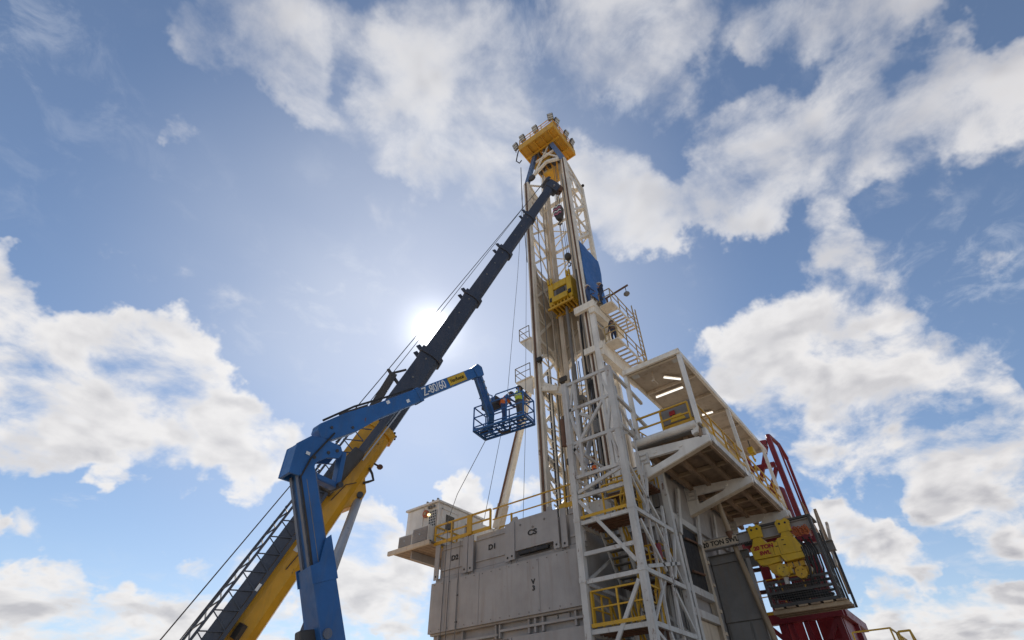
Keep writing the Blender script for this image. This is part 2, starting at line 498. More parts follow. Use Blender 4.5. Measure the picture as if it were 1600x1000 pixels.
# ------------------------------------------------------------------ ground
gm = bmesh.new()
bmesh.ops.create_grid(gm, x_segments=40, y_segments=40, size=3000)
me = bpy.data.meshes.new('ground'); gm.to_mesh(me); gm.free()
me.materials.append(M['sand'])
go = bpy.data.objects.new('ground', me); COL.objects.link(go)
go['kind'] = 'structure'; go['label'] = 'pale sandy gravel ground of the drilling site'

# ------------------------------------------------------------------ substructure with its lettered wall
sub = thing('rig_substructure', 'grey container-like rig base with lettered wall panels CS, D1, D2 and V3', 'rig base', (17.6, 14, 0))
MB().box(17.9, 20.72, 10.45, 18.2, 0, 9.45).build('base_block', 'grey', sub)
MB().box(20.722, 31.0, 8.12, 18.05, 0, 9.85).build('base_block', 'grey', sub)
MB().box(20.7, 30.9, 8.12, 17.2, 9.9, 10.55).build('drill_floor', 'greyd', sub)
MB().box(25.25, 25.9, 6.5, 8.06, 0, 8.75).build('side_box', 'greyd', sub, label='grey box beneath the monorail beam, its shade put in as darker grey')  # darker grey paints in the shade around the hoist
def rowpanel(y0, y1, proud, ribs=True):
    x = 17.52 if proud else 17.76
    p = MB().box(x, x + .1, y0, y1, 8.42 if proud else 8.2, 9.68 if proud else 9.6).build('panel', 'grey', sub)
    if ribs:
        for z in (9.4, 8.5):
            MB().box(x - .05, x - .002, y0 + .03, y1 - .03, z - .035, z + .035).build('rib', 'grey', p)
    return p
pD2 = rowpanel(16.56, 17.98, False)
pD1 = rowpanel(14.1, 15.88, False)
pCS = rowpanel(11.56, 13.76, True, False)
pN = rowpanel(10.2, 10.9, False)
LX, LZ = (0, -1, 0), (0, 0, 1)
text('lettering', 'D2', .30, (17.748, 17.18, 8.92), LX, LZ, 'ink', pD2, sx=1.2, bold=.012)
text('lettering', 'D1', .30, (17.748, 14.94, 8.94), LX, LZ, 'ink', pD1, sx=1.2, bold=.012)
text('lettering', 'CS', .30, (17.508, 12.58, 8.98), LX, LZ, 'ink', pCS, sx=1.35, bold=.012)
for y in (13.5, 11.7):
    MB().plate([(-.16, 0), (.16, 0), (.1, .16), (-.1, .16)], (17.57, y, 9.68), LX, LZ, .06).build('lifting_lug', 'grey', pCS)
for y, z in ((13.2, 9.42), (11.95, 9.38), (12.55, 9.2)):
    MB().tube((17.5, y, z), (17.53, y, z), .05, 10).build('bolt', 'greyd', pCS)
for y0, y1 in ((18.0, 18.28), (16.24, 16.53), (15.9, 16.19), (13.8, 14.07), (13.5, 13.77), (11.26, 11.53), (10.92, 11.2)):
    z1 = 9.62
    x = 17.47 if y0 in (13.5, 11.26) else 17.56
    f = MB().box(x, x + .05, y0, y1, 8.1, z1).build('flange_plate', 'grey', sub)
    MB().tube((x - .012, (y0 + y1) / 2, 8.24), (x - .002, (y0 + y1) / 2, 8.24), .045, 10).build('pin_hole_shade', 'ink', f)  # flat black disc stands in for the shade inside the hole
MB().box(17.7, 17.88, 10.25, 18.25, 8.02, 8.17).build('ledge_beam', 'grey', sub)
for y in (16.3, 16.0, 13.9, 13.6, 11.3, 11.0):
    MB().box(17.66, 17.695, y - .05, y + .05, 7.95, 8.12).build('stub', 'grey', sub)
MB().box(17.53, 17.69, 11.85, 13.35, 8.24, 8.37).build('slot_shade', 'black', sub, label='black bar painting the shade of the slot below the CS panel')  # solid black bar, the slot's shade put in as colour
vp = MB().box(17.44, 17.6, 10.2, 18.24, 5.97, 7.93).build('panel', 'grey', sub, label='large plain panel marked V 3')
text('lettering', 'V', .24, (17.428, 12.57, 7.08), LX, LZ, 'ink', vp, sx=1.15, bold=.01)
text('lettering', '3', .24, (17.428, 12.56, 6.85), LX, LZ, 'ink', vp, sx=1.15, bold=.01)
MB().box(17.78, 17.895, 10.25, 18.2, 5.38, 5.96).build('channel_web', 'grey', sub)
MB().box(17.56, 17.775, 10.25, 18.2, 5.9, 5.965).build('channel_flange', 'grey', sub)
MB().box(17.6, 17.775, 10.25, 14.4, 5.62, 5.7).build('channel_flange', 'grey', sub)
MB().box(17.6, 17.775, 14.5, 18.2, 5.50, 5.58).build('channel_flange', 'grey', sub)
for y in (17.8, 16.4, 14.62, 14.42, 13.0, 12.7, 12.35, 10.9):
    MB().box(17.62, 17.772, y - .04, y + .04, 5.42, 5.89).build('channel_post', 'grey', sub)
t5 = MB().box(17.71, 17.775, 11.2, 12.2, 5.72, 5.88).build('tag_plate', 'grey', sub)
text('lettering', '2', .14, (17.702, 11.7, 5.8), LX, LZ, 'ink', t5, bold=.006)
MB().box(17.5, 17.77, 10.2, 13.7, 2.6, 5.36).build('panel', 'grey', sub)
MB().box(17.62, 17.77, 13.9, 18.22, 2.6, 5.2).build('panel', 'grey', sub)
MB().box(17.5, 17.77, 10.2, 18.24, 0.3, 2.5).build('panel', 'grey', sub)
for y in (13.8, 18.3):
    MB().box(17.5, 17.7, y - .06, y + .06, 0.1, 5.37).build('corner_post', 'grey', sub)
for y in (17.3, 15.4, 12.3):
    MB().box(17.425, 17.437, y - .012, y + .012, 6.0, 7.9).build('weld_seam', 'grey', vp)
for k in range(17):
    y = 10.45 + k * .475
    for z in (6.07, 7.84):
        MB().tube((17.42, y, z), (17.438, y, z), .022, 8).build('bolt', 'greyd', vp)
cd_ = MB().path([(17.4, 16.6, 5.3), (17.4, 16.6, 7.6), (17.45, 16.6, 8.3), (17.5, 16.65, 9.5)], .02, 6).build('conduit', 'greyd', sub)
for z in (6.2, 7.2):
    MB().box(17.4, 17.437, 16.55, 16.65, z, z + .05).build('conduit_clip', 'dark', cd_)
# side wall seen behind the stair tower
for x in (20.9, 21.55, 23.95):
    MB().ibeam((x, 7.96, 0), (x, 7.96, 9.6), .26, .24, .03, (0, 1, 0)).build('column', 'cream2' if x > 21.6 else 'grey2', sub)
for z in (9.62, 6.86, 6.02):
    MB().box(21.3, 24.2, 7.86, 8.1, z - .14, z + .14).build('cross_beam', 'grey2', sub)
MB().box(21.72, 23.78, 7.99, 8.1, 7.02, 9.46).build('doorway', 'black', sub, label='doorway in the side wall with its inner shade painted black')  # solid black slab painted for the shade inside the opening
MB().box(21.72, 23.78, 8.02, 8.1, 2.0, 5.85).build('panel', 'cream2', sub, label='tan panel below the doorway')
for z in (7.6, 8.9):
    MB().tube((22.2, 7.9, z), (23.5, 7.9, z + .1), .05).build('pipe_run', 'rust', sub)
for x in (23.95, ):
    for z in (9.2, 8.3, 7.4, 6.4, 5.6):
        MB().box(x + .05, x + .24, 7.78, 7.9, z - .06, z + .06).build('hinge_lug', 'cream2', sub)
MB().box(20.7, 31.0, 7.97, 8.1, 9.78, 11.95).build('floor_skirt', 'grey', sub)
for x in (21.5, 23.6, 25.8, 28.0):
    MB().beam((x, 7.8, 8.9), (x + .9, 7.8, 11.1), .10, .22).build('strut', 'grey2', sub)
for y0, y1, z0, z1 in ((6.55, 7.0, 4.9, 6.1), (7.1, 7.95, 4.9, 6.1), (6.55, 7.4, 3.6, 4.8)):
    MB().box(25.19, 25.245, y0, y1, z0, z1).build('inset_panel', 'greyd', sub)
for z in (8.55, 6.25):
    MB().box(25.16, 25.245, 6.52, 8.04, z - .1, z + .1).build('joint_beam', 'greyd', sub)

# yellow guardrail along the wall top
gr = thing('guardrail', 'yellow guardrail running along the top edge of the lettered grey wall', 'guardrail', (17.7, 14, 9.66))
yr = [18.42, 17.32, 16.18, 14.94]
railing(gr, [(17.6, y, 9.66) for y in yr], .9, gap=1.2, r=.036)
for y in (16.14, ):
    MB().box(17.52, 17.57, y - .13, y + .16, 9.68, 10.58).build('post_plate', 'yellow', gr)
b = MB().beam((17.72, 14.9, 10.58), (17.72, 10.2, 10.58), .05).beam((17.72, 14.9, 10.1), (17.72, 10.2, 10.1), .045)
g2 = b.build('guardrail', 'yellow', gr)
for y in (13.82, 10.98, 10.3):
    MB().beam((17.72, y, 9.66), (17.72, y, 10.58 if y < 13 else 10.14), .07).build('post', 'yellow', g2)
MB().beam((17.72, 11.3, 9.76), (17.72, 10.2, 9.76), .02, .2).build('toe_board', 'yellow', g2)
railing(gr, [(17.6, 18.42, 9.66), (20.6, 18.42, 9.66)], .9, gap=1.5, r=.03, first=False)

# ------------------------------------------------------------------ control cabin on its bracket platform
cab = thing('control_cabin', 'small white site cabin with grilled window overhanging the far end of the wall', 'cabin', (19, 19.6, 9.75))
X0, X1, Y0, Y1, Z0, Z1 = 17.75, 21.2, 18.5, 20.75, 9.86, 11.85
MB().box(X0, X1, Y0, Y1, Z0, Z1).build('body', 'white', cab, bevel=.02)
MB().box(X0 - .12, X1 + .1, Y0 - .08, Y1 + .1, Z1 + .003, Z1 + .1).build('roof', 'white', cab)
MB().box(X0 - .05, X0 - .003, 19.55, Y1 - .03, 10.0, 11.78).build('front_panel', 'white', cab)
w = MB().box(X0 - .04, X0 - .004, 18.6, 19.1, 10.55, 11.5).build('window', 'glass', cab)
for k in range(5):
    MB().box(X0 - .06, X0 - .042, 18.6 + k * .125 - .012, 18.6 + k * .125 + .012, 10.55, 11.5).build('window_bar', 'white', w)
for k in range(8):
    MB().box(X0 - .074, X0 - .062, 18.6, 19.1, 10.55 + k * .135 - .01, 10.55 + k * .135 + .012).build('window_bar', 'white', w)
d = MB().box(18.0, 19.1, Y0 - .05, Y0 - .003, 9.9, 11.55).build('door', 'white', cab)
MB().box(18.25, 18.85, Y0 - .065, Y0 - .052, 10.6, 11.35).build('door_window', 'glass', d)
for a in ((17.96, 18.0, 9.9, 11.6), (19.1, 19.14, 9.9, 11.6), (17.96, 19.14, 11.555, 11.6)):
    MB().box(a[0], a[1], Y0 - .08, Y0 - .002, a[2], a[3]).build('door_frame', 'white', cab)
w = MB().box(19.75, 20.25, Y0 - .03, Y0 - .004, 10.5, 11.3).build('window', 'glass', cab)
for k in range(4):
    MB().box(19.75 + k * .16, 19.77 + k * .16, Y0 - .05, Y0 - .032, 10.5, 11.3).build('window_bar', 'white', w)
MB().box(21.25, 23.3, 18.6, 20.6, 9.86, 11.7).build('rear_box', 'white', cab)
h = MB().tube((X0 - .14, 19.32, 11.42), (X0 - .06, 19.32, 11.42), .19, 20).build('horn', 'orange', cab, label='round orange sounder on the cabin front')
MB().tube((X0 - .17, 19.32, 11.42), (X0 - .145, 19.32, 11.42), .08, 14).build('horn_centre', 'pale', h)
MB().tube((X0 - .14, 19.08, 11.3), (X0 - .05, 19.08, 11.34), .06, 12).build('lamp', 'beacon', cab, label='lit yellowish bulkhead lamp')
for y in (19.1, 18.95, 18.75):
    MB().box(X0 - .16, X0 - .05, y - .05, y + .05, 11.62, 11.74).build('junction_box', 'greyd', cab)
for y in (18.55, 18.9, 19.3):
    MB().box(X0 - .1, X0, y - .035, y + .035, Z1 + .1, Z1 + .2).build('roof_bracket', 'greyd', cab)
plt = thing('cabin_platform', 'timber-floored steel bracket platform carrying the white cabin', 'platform', (19, 19.7, 9.6))
f = MB()
f.box(17.2, 21.4, 18.36, 21.2, 9.78, 9.84)
f.build('deck_plate', 'greyd', plt)
for k in range(9):
    y = 18.44 + k * .3
    MB().box(17.3, 21.3, y, y + .27, 9.72, 9.777).build('plank', 'wood', plt)
MB().box(17.16, 17.28, 18.36, 21.3, 9.66, 9.86).build('edge_beam', 'cream2', plt)
MB().beam((17.5, 19.9, 9.52), (20.9, 19.9, 9.52), .1, .36).build('bracket', 'grey', plt)
MB().beam((20.6, 18.3, 9.35), (20.6, 20.1, 9.35), .1, .5).build('bracket', 'grey', plt)
ac0 = thing('air_conditioner', 'grey air conditioner box nearer the wall, framed in white, below cabin front', 'air conditioner', (17.45, 19.2, 9.87), 'air conditioners below the cabin')
def ac(root, y0, y1, z1):
    MB().box(17.3, 17.68, y0, y1, 9.88, z1).build('casing', 'white', root)
    g = MB().box(17.27, 17.297, y0 + .05, y1 - .05, 9.93, z1 - .05).build('grille', 'grille', root)
    for k in range(7):
        z = 9.97 + k * (z1 - 10.05) / 7
        MB().box(17.255, 17.268, y0 + .06, y1 - .06, z, z + .03).build('slat', 'grille', g)
    MB().tube((17.24, (y0 + y1) / 2, (9.9 + z1) / 2), (17.253, (y0 + y1) / 2, (9.9 + z1) / 2), .05, 10).build('badge', 'steel', g)
ac(ac0, 18.62, 19.72, 10.64)
ac1 = thing('air_conditioner', 'grey air conditioner box at the outer cabin corner, farther from the wall', 'air conditioner', (17.45, 20.25, 9.87), 'air conditioners below the cabin')
ac(ac1, 19.76, 20.72, 10.46)

# ------------------------------------------------------------------ mast
mast = thing('drilling_mast', 'tall cream lattice drilling mast with yellow crown on top', 'mast', (22.4, 12.2, 10.55))
XF, XR, YL, YR = 21.12, 23.68, 14.18, 10.32
ZB, ZT = 10.56, 40.2
legs = {}
for nm, x, y, a, bb in (('fl', XF, YL, .34, .36), ('fr', XF, YR, .34, .36), ('rl', XR, YL, .27, .27), ('rr', XR, YR, .28, .28)):
    zt = ZT if x == XF else 38.9
    legs[nm] = MB().box(x - a / 2, x + a / 2, y - bb / 2, y + bb / 2, ZB, zt).build('leg', 'cream', mast)
for y, s in ((YL, 1), (YR, -1)):
    l = legs['fl' if s == 1 else 'fr']
    MB().box(XF - .26, XF - .182, y - .04, y + .04, ZB, ZT - .1).build('guide_strip', 'rust', l)
    MB().box(XF - .25, XF - .182, y + s * .10, y + s * .19, ZB, ZT - .1).build('edge_angle', 'cream', l)
# inward-bent blue leg tops
MB().beam((XF, YL, ZT), (21.7, 13.45, 44.97), .32, .36, (0, 1, 0)).build('leg_top', 'bluel', mast)
MB().beam((XF, YR, ZT), (21.62, 11.6, 44.97), .34, .42, (0, 1, 0)).build('leg_top', 'bluel', mast)
MB().beam((XR, YL, 38.7), (22.9, 13.4, 44.9), .26, .26, (0, 1, 0)).build('leg_top', 'cream', mast)
MB().beam((XR, YR, 38.7), (22.9, 11.5, 44.9), .28, .28, (0, 1, 0)).build('leg_top', 'cream', mast)
LV = [36.3, 32.85, 29.4, 25.95, 22.4, 19.0, 15.9, 13.0]
for y, s in ((YL, 1), (YR, -1)):
    for i, z in enumerate(LV):
        skip_plate = (20.2 < z < 28.5 and y == YL)
        MB().beam((XF + .18, y, z + .25), (XR - .15, y, z - .05), .11, .19).build('girt', 'cream', mast)
        zn = LV[i + 1] if i + 1 < len(LV) else ZB
        if not skip_plate or True:
            MB().beam((XR - .15, y, z - .15), (XF + .18, y, zn + .45), .10, .17).build('brace', 'cream', mast)
        if z < 20 or s == 1 and z > 28:
            MB().beam((XF + .18, y - .1 * s, z - .1), (XR - .15, y - .1 * s, zn + .2), .07, .12).build('brace', 'cream', mast)
        MB().plate([(0, -.75), (0, .55), (-.25, .55), (-.8, .05), (-.7, -.2)], (XR - .1, y, z), (1, 0, 0), (0, 0, 1), .05).build('gusset', 'cream', mast)
        MB().plate([(0, -.2), (0, .75), (.2, .75), (.55, .3), (.5, .1)], (XF + .12, y, z), (1, 0, 0), (0, 0, 1), .05).build('gusset', 'cream', mast)
        MB().tube((XR - .35, y - .04, z - .1), (XR - .35, y + .04, z - .1), .09, 10).build('pin', 'rust', mast)
    # head plate of each side with lightening holes
    o = []
    MB().plate([(0, 0), (2.3, -1.6), (2.3, -2.9), (1.7, -2.75), (1.1, -1.9), (.75, -2.6), (.5, -3.7), (0, -3.9)], (XF + .1, y, 40.4), (1, 0, 0), (0, 0, 1), .06).build('head_plate', 'cream', mast)
    MB().beam((XF + .1, y, 40.45), (XR, y, 38.85), .2, .22).build('head_beam', 'cream', mast)
    for hx, hz, hr in ((.62, -1.5, .26), (1.15, -1.35, .2), (1.7, -2.1, .17), (.55, -2.4, .18)):
        MB().tube((XF + .1 + hx, y - .05, 40.4 + hz), (XF + .1 + hx, y + .05, 40.4 + hz), hr, 14).build('plate_boss', 'cream2', mast)
for i, z in enumerate(LV):
    zn = LV[i + 1] if i + 1 < len(LV) else ZB
    if not 20 < z < 28:
        MB().beam((XR, YR, z - .1), (XR, YL, z - .1), .12, .2).build('girt', 'cream', mast)
        MB().tube((XR, YR + .1, z - .2), (XR, YL - .1, zn + .2), .055).build('brace', 'cream', mast)
        MB().tube((XR + .08, YL - .1, z - .2), (XR + .08, YR + .1, zn + .2), .055).build('brace', 'cream', mast)
        for y, s in ((YL, -1), (YR, 1)):
            MB().plate([(0, -.5), (.75 * s, -.08), (.75 * s, .12), (0, .6)], (XR - .05, y + .12 * s, z - .1), (0, 1, 0), (0, 0, 1), .04).build('gusset', 'cream', mast)
for i, z in enumerate(LV):
    zn = LV[i + 1] if i + 1 < len(LV) else ZB
    zm = (z + zn) / 2
    for y in (YL, YR):
        MB().beam((XF + .18, y, zm + .3), (XF + 1.3, y, zm + .22), .06, .09).build('brace', 'cream', mast)
        MB().beam((XF + .18, y, z - .05), (XF + 1.3, y, zm + .2), .05, .08).build('brace', 'cream', mast)
    if not 20 < z < 28:
        MB().beam((XR, YR + .1, zm), (XR, YL - .1, zm), .07, .1).build('brace', 'cream', mast)
for y in (13.55, 13.85):
    MB().beam((XR - .18, y, 10.6), (XR - .18, y, 42), .045, .045).build('ladder_rail', 'cream2', mast)
lr = MB()
for k in range(90):
    lr.beam((XR - .18, 13.55, 10.8 + k * .345), (XR - .18, 13.85, 10.8 + k * .345), .025)
lr.build('ladder_rungs', 'cream2', mast, kind='stuff')
for k, x in enumerate((21.75, 22.35, 22.95)):
    MB().box(x - .11, x + .11, YL - .42, YL - .36, 10.6, (20.2, 19.5, 20.0)[k]).build('channel_post', 'cream', mast)
    MB().box(x - .02, x + .03, YL - .46, YL - .425, 10.6, (19.6, 19.0, 19.5)[k]).build('channel_slot', 'dark', mast)
for k, (x, y) in enumerate(((22.9, 10.7), (23.2, 11.2), (23.2, 12.6), (22.5, 13.7), (21.8, 13.85), (22.0, 10.62), (22.6, 10.62))):
    MB().tube((x, y, 10.6), (x, y, (40, 38.5, 40.5, 39, 36, 40, 38)[k]), (.05, .035, .045, .05, .035, .06, .04)[k]).build('riser_pipe', ('cream2', 'greyd', 'cream', 'cream2', 'greyd', 'cream2', 'cream')[k], mast)
for i in range(14):
    z = 11.6 + i * .62
    MB().beam((XF + .2, YL - .3, z), (XR - .2, YL - .3, z + (.5 if i % 2 else -.4)), .05, .08).build('brace', 'cream', mast)
for i in range(6):
    z = 11.2 + i * 1.5
    MB().beam((XR, YR + .1, z), (XR, YL - .1, z + 1.4), .07, .1).build('brace', 'cream', mast)
    MB().beam((XR + .05, YL - .1, z), (XR + .05, YR + .1, z + 1.4), .07, .1).build('brace', 'cream', mast)
for i in range(9):
    z = 12.2 + i * .9
    MB().box(22.3, 22.9, 12.0 + .5 * (i % 3), 12.5 + .5 * (i % 3), z, z + .35).build('valve_block', ('greyd', 'cream2', 'dark')[i % 3], mast)
for i in range(6):
    MB().path([(22.2 + .1 * i, 11.2 + .3 * i, 20.5), (22.0 + .1 * i, 11.0 + .33 * i, 16.5 - .3 * i), (22.3, 11.3 + .2 * i, 13.0), (22.5, 11.5 + .2 * i, 10.7)], .03, 6).build('hose', 'hose', mast, smooth=True)
# cross frames below the crown
for x in (XF + .1, ):
    MB().beam((21.25, 13.65, 40.95), (21.3, 12.1, 41.9), .2, .26).build('head_frame', 'cream', mast)
    MB().beam((21.3, 12.1, 41.9), (21.25, 10.75, 41.0), .2, .26).build('head_frame', 'cream', mast)
    MB().beam((21.3, 13.6, 41.1), (21.55, 11.9, 44.6), .12, .14).build('brace', 'cream', mast)
    MB().beam((21.32, 10.7, 41.2), (21.6, 12.6, 44.4), .11, .13).build('brace', 'cream', mast)
    MB().beam((21.5, 13.3, 43.3), (21.5, 11.2, 43.3), .16, .2).build('girt', 'cream', mast)
MB().beam((XR - .1, YL, 38.9), (XR - .1, YR, 38.9), .22, .3).build('girt', 'cream', mast)
MB().beam((XF + .2, YR + .2, 38.0), (XR, YL - .2, 36.5), .1, .12).build('brace', 'cream', mast)
MB().beam((XF + .2, YL - .2, 40.0), (XR, YR + .2, 38.9), .12, .14).build('brace', 'cream', mast)
# plated back and left side half way up, corners cut in an arch
def arch(w, z0, z1, r, n=7):
    L = []
    for cx, cz, a0 in ((w - r, z1 + 0, 0), ):
        pass
    top = [(w * k / n, z1 - r * (1 - (2 * k / n - 1) ** 2) * .55) for k in range(n, -1, -1)]
    bot = [(w * k / n, z0 + r * (1 - (2 * k / n - 1) ** 2) * .75) for k in range(n + 1)]
    return bot + top
bp = MB().plate(arch(YL - YR, 20.6, 30.1, 2.0), (XR + .1, YR, 0), (0, 1, 0), (0, 0, 1), .05).build('back_plate', 'cream2', mast)
for z in (24.3, 26.8):
    MB().box(XR - .02, XR + .07, YR + .1, YL - .1, z - .05, z + .05).build('stiffener', 'cream2', bp)
for y in (11.3, 12.3, 13.3):
    MB().box(XR + .0, XR + .07, y - .03, y + .03, 22.2, 28.6).build('stiffener', 'cream2', bp)
MB().beam((XR, YL - .2, 22.3), (XR, YR + .2, 26.5), .06, .1).build('stiffener', 'cream2', bp)
MB().plate(arch(XR - XF, 20.9, 29.9, 1.3), (XF, YL + .08, 0), (1, 0, 0), (0, 0, 1), .05).build('side_plate', 'cream2', mast)
def arcbeam(z, rise, name, x):
    pts = [(x, YR + (YL - YR) * k / 10, z + rise * (1 - (2 * k / 10 - 1) ** 2)) for k in range(11)]
    b = MB()
    for p, q in zip(pts, pts[1:]): b.beam(p, q, .30, .24)
    return b.build(name, 'cream', mast)
arcbeam(20.6, 1.5, 'arch_beam', XR)
arcbeam(30.1, -1.1, 'arch_beam', XR)
pts = [(XF + (XR - XF) * k / 8, YL - .05, 20.7 + 1.0 * (1 - (2 * k / 8 - 1) ** 2)) for k in range(9)]
b = MB()
for p, q in zip(pts, pts[1:]): b.beam(p, q, .2, .2)
b.build('arch_beam', 'cream', mast)
# guide rails, standpipes
for y, x in ((13.0, 22.55), (11.55, 22.75)):
    g = MB().box(x - .09, x + .09, y - .09, y + .09, 12.5, 43).build('guide_rail', 'cream2', mast)
    MB().box(x - .14, x - .094, y - .16, y + .16, 12.5, 43).build('rail_flange', 'cream2', g)
MB().tube((XR - .4, YL - .35, 10.6), (XR - .4, YL - .35, 38), .09).build('standpipe', 'cream2', mast)
MB().tube((XR - .8, YL - .3, 10.6), (XR - .8, YL - .3, 21), .06).build('standpipe', 'yellow', mast)
MB().tube((XF + .55, YL - .28, 10.6), (XF + .55, YL - .28, 20), .05).build('standpipe', 'dark', mast)
for k, (dx, dy) in enumerate(((.25, .36), (.45, .42), (.1, .46), (.62, .3))):
    MB().tube((XF + dx, YR + dy, 11), (XF + dx, YR + dy, 23.5 if k % 2 else 38.5), .05 + .015 * (k % 2)).build('standpipe', ('cream2', 'dark', 'greyd', 'rust')[k], mast)
# lower front cross members, left hinge knees
MB().beam((XF, YL, 18.6), (XF, 12.9, 18.1), .2, .3).build('girt', 'cream', mast)
MB().beam((XF + .2, YL, 18.9), (XF + .9, 12.6, 18.1), .22, .5).build('hinge_knee', 'cream', mast)
for z in (18.4, 14.2):
    MB().beam((XF + .1, YL - .1, z), (XR, YL - .1, z - .7), .16, .4).build('girt', 'cream', mast)
for y in (13.2, 12.7):
    MB().box(XR - 1.0, XR - .8, y - .1, y + .1, 10.6, 20.5).build('inner_post', 'cream', mast)
# crown
cr = MB().box(20.36, 24.0, 10.5, 14.3, 45.0, 45.12).build('crown', 'ochre', mast, label='yellow crown platform at the mast top')
for a in ((20.3, 20.42, 10.44, 14.36), (23.94, 24.06, 10.44, 14.36)):
    MB().box(a[0], a[1], a[2], a[3], 44.9, 45.75).build('crown_edge', 'ochre', cr)
for a in ((20.43, 23.93, 10.44, 10.56), (20.43, 23.93, 14.24, 14.36)):
    MB().box(a[0], a[1], a[2], a[3], 44.9, 45.75).build('crown_edge', 'ochre', cr)
for y in (11.1, 11.9, 12.7, 13.5):
    MB().box(20.44, 23.92, y - .05, y + .05, 44.8, 44.995).build('crown_joist', 'ochre', cr)
for x in (21.4, 22.9):
    MB().box(x - .06, x + .06, 10.6, 14.2, 44.6, 44.79).build('crown_joist', 'ochre', cr)
MB().box(22.0, 24.0, 11.2, 13.9, 43.4, 43.9).build('sheave_box', 'ochre', cr)
MB().box(22.1, 23.5, 11.7, 13.0, 41.6, 41.9).build('sheave_box', 'ochre', cr)
for y in (11.5, 12.0, 12.5, 13.0, 13.5):
    MB().tube((22.3, y - .07, 43.1), (22.3, y + .07, 43.1), .45, 18).build('sheave', 'dark', cr)
for y in (11.7, 12.3, 12.9):
    MB().tube((21.7, y - .07, 44.2), (21.7, y + .07, 44.2), .4, 18).build('sheave', 'dark', cr)
railing(cr, [(23.95, 10.5, 45.75), (20.42, 10.5, 45.75), (20.42, 14.3, 45.75)], 1.05, gap=1.2, toe=False, m='yellow')
MB().tube((XF - .1, YL - .55, 40.6), (XF + .1, YL - .55, 40.6), .32, 16).build('sheave', 'dark', mast)
MB().tube((XR - .1, 10.1, 39.0), (XR + .06, 10.2, 39.2), .13, 10).build('beacon', 'black', mast)
# right-hand working platforms of the mast (long tapered box brackets running back)
def bracket(z, x0, x1, y, h0, h1):
    b = MB().plate([(x0, z), (x1, z), (x1, z - h1), (x0, z - h0)], (0, y, 0), (1, 0, 0), (0, 0, 1), .38)
    return b.build('platform_bracket', 'cream', mast)
bracket(22.75, 20.55, 24.4, 9.75, .85, .45)
bracket(19.75, 20.75, 25.2, 9.7, .95, .8)
MB().box(20.5, 20.7, 9.5, 10.9, 22.3, 22.8).build('platform_beam', 'cream', mast)
MB().box(20.68, 20.8, 9.5, 10.7, 19.2, 19.6).build('platform_beam', 'cream', mast)
MB().box(20.66, 20.9, 9.68, 9.98, 11.5, 22.2).build('support_column', 'white', mast)
for dx, dy in ((.35, 1.3), (.55, .9), (.5, .5)):
    MB().tube((20.5 + dx, 9.6 + dy, 11.5), (20.5 + dx, 9.6 + dy, 22.0), .06).build('standpipe', 'cream2', mast)
for z, x0, x1 in ((22.78, 21.3, 24.6), (19.85, 21.2, 25.0)):
    dk = MB().box(x0, x1, 8.66, 8.72, z - .14, z).box(x0, x1, 9.46, 9.52, z - .14, z).box(x0, x0 + .9, 8.72, 9.46, z - .06, z).build('walkway', 'cream', mast)
    for k in range(7):
        x = x0 + 1.2 + k * (x1 - x0 - 1.3) / 6
        MB().box(x - .04, x + .04, 8.725, 9.455, z - .1, z - .02).build('walkway_rung', 'cream2', dk)
    railing(mast, [(x0, 9.45, z), (x0, 8.7, z), (x1, 8.7, z), (x1, 9.3, z)], 1.05, 'rail_tan', 1.1, toe=False, r=.024)
ld = MB()
for x in (24.1, 24.6):
    ld.beam((x, 8.55, 19.0), (x, 8.55, 24.3), .06)
l_ = ld.build('ladder', 'rail_tan', mast)
for k in range(13):
    MB().beam((24.1, 8.55, 19.2 + k * .38), (24.6, 8.55, 19.2 + k * .38), .03).build('rung', 'rail_tan', l_)
# left-hand small landings
for z, x0, ya, yb in ((22.6, 20.75, 14.4, 15.3), (19.6, 20.8, 14.5, 15.75)):
    MB().box(x0, x0 + 1.2, ya, yb, z - .07, z).build('walkway', 'cream', mast)
    MB().plate([(0, 0), (yb - ya, 0), (0, -1.3)], (x0 + .1, ya, z - .08), (0, 1, 0), (0, 0, 1), .06).build('walkway_knee', 'cream', mast)
    railing(mast, [(x0, ya + .1, z), (x0, yb, z), (x0 + 1.2, yb, z)], 1.0, 'greyd', 1.0, toe=False, r=.02)
# wires and rails reeved from crown to travelling gear
tarp = MB()
nx, nz = 8, 6
vv, ff = [], []
for i in range(nx + 1):
    for k in range(nz + 1):
        x = 21.12 + (23.78 - 21.12) * i / nx
        zt = 29.45; zb = 24.3 + .6 * i / nx
        vv.append((x, 10.10 + .02 * math.sin(i * 2.1 + k * .8) + .03 * math.cos(k * 1.9), zt + (zb - zt) * k / nz))
for i in range(nx):
    for k in range(nz):
        a = i * (nz + 1) + k
        ff.append((a, a + 1, a + nz + 2, a + nz + 1))
n0 = len(vv)
vv2 = vv + [(p[0], p[1] + .02, p[2]) for p in vv]
ff2 = ff + [tuple(n0 + i for i in f[::-1]) for f in ff]
tarp.add(vv2, ff2)
tp = tarp.build('wind_screen', 'tarp', None, smooth=True)
tag(tp, 'blue tarpaulin wind screen lashed to the right side of the mast', 'tarpaulin')
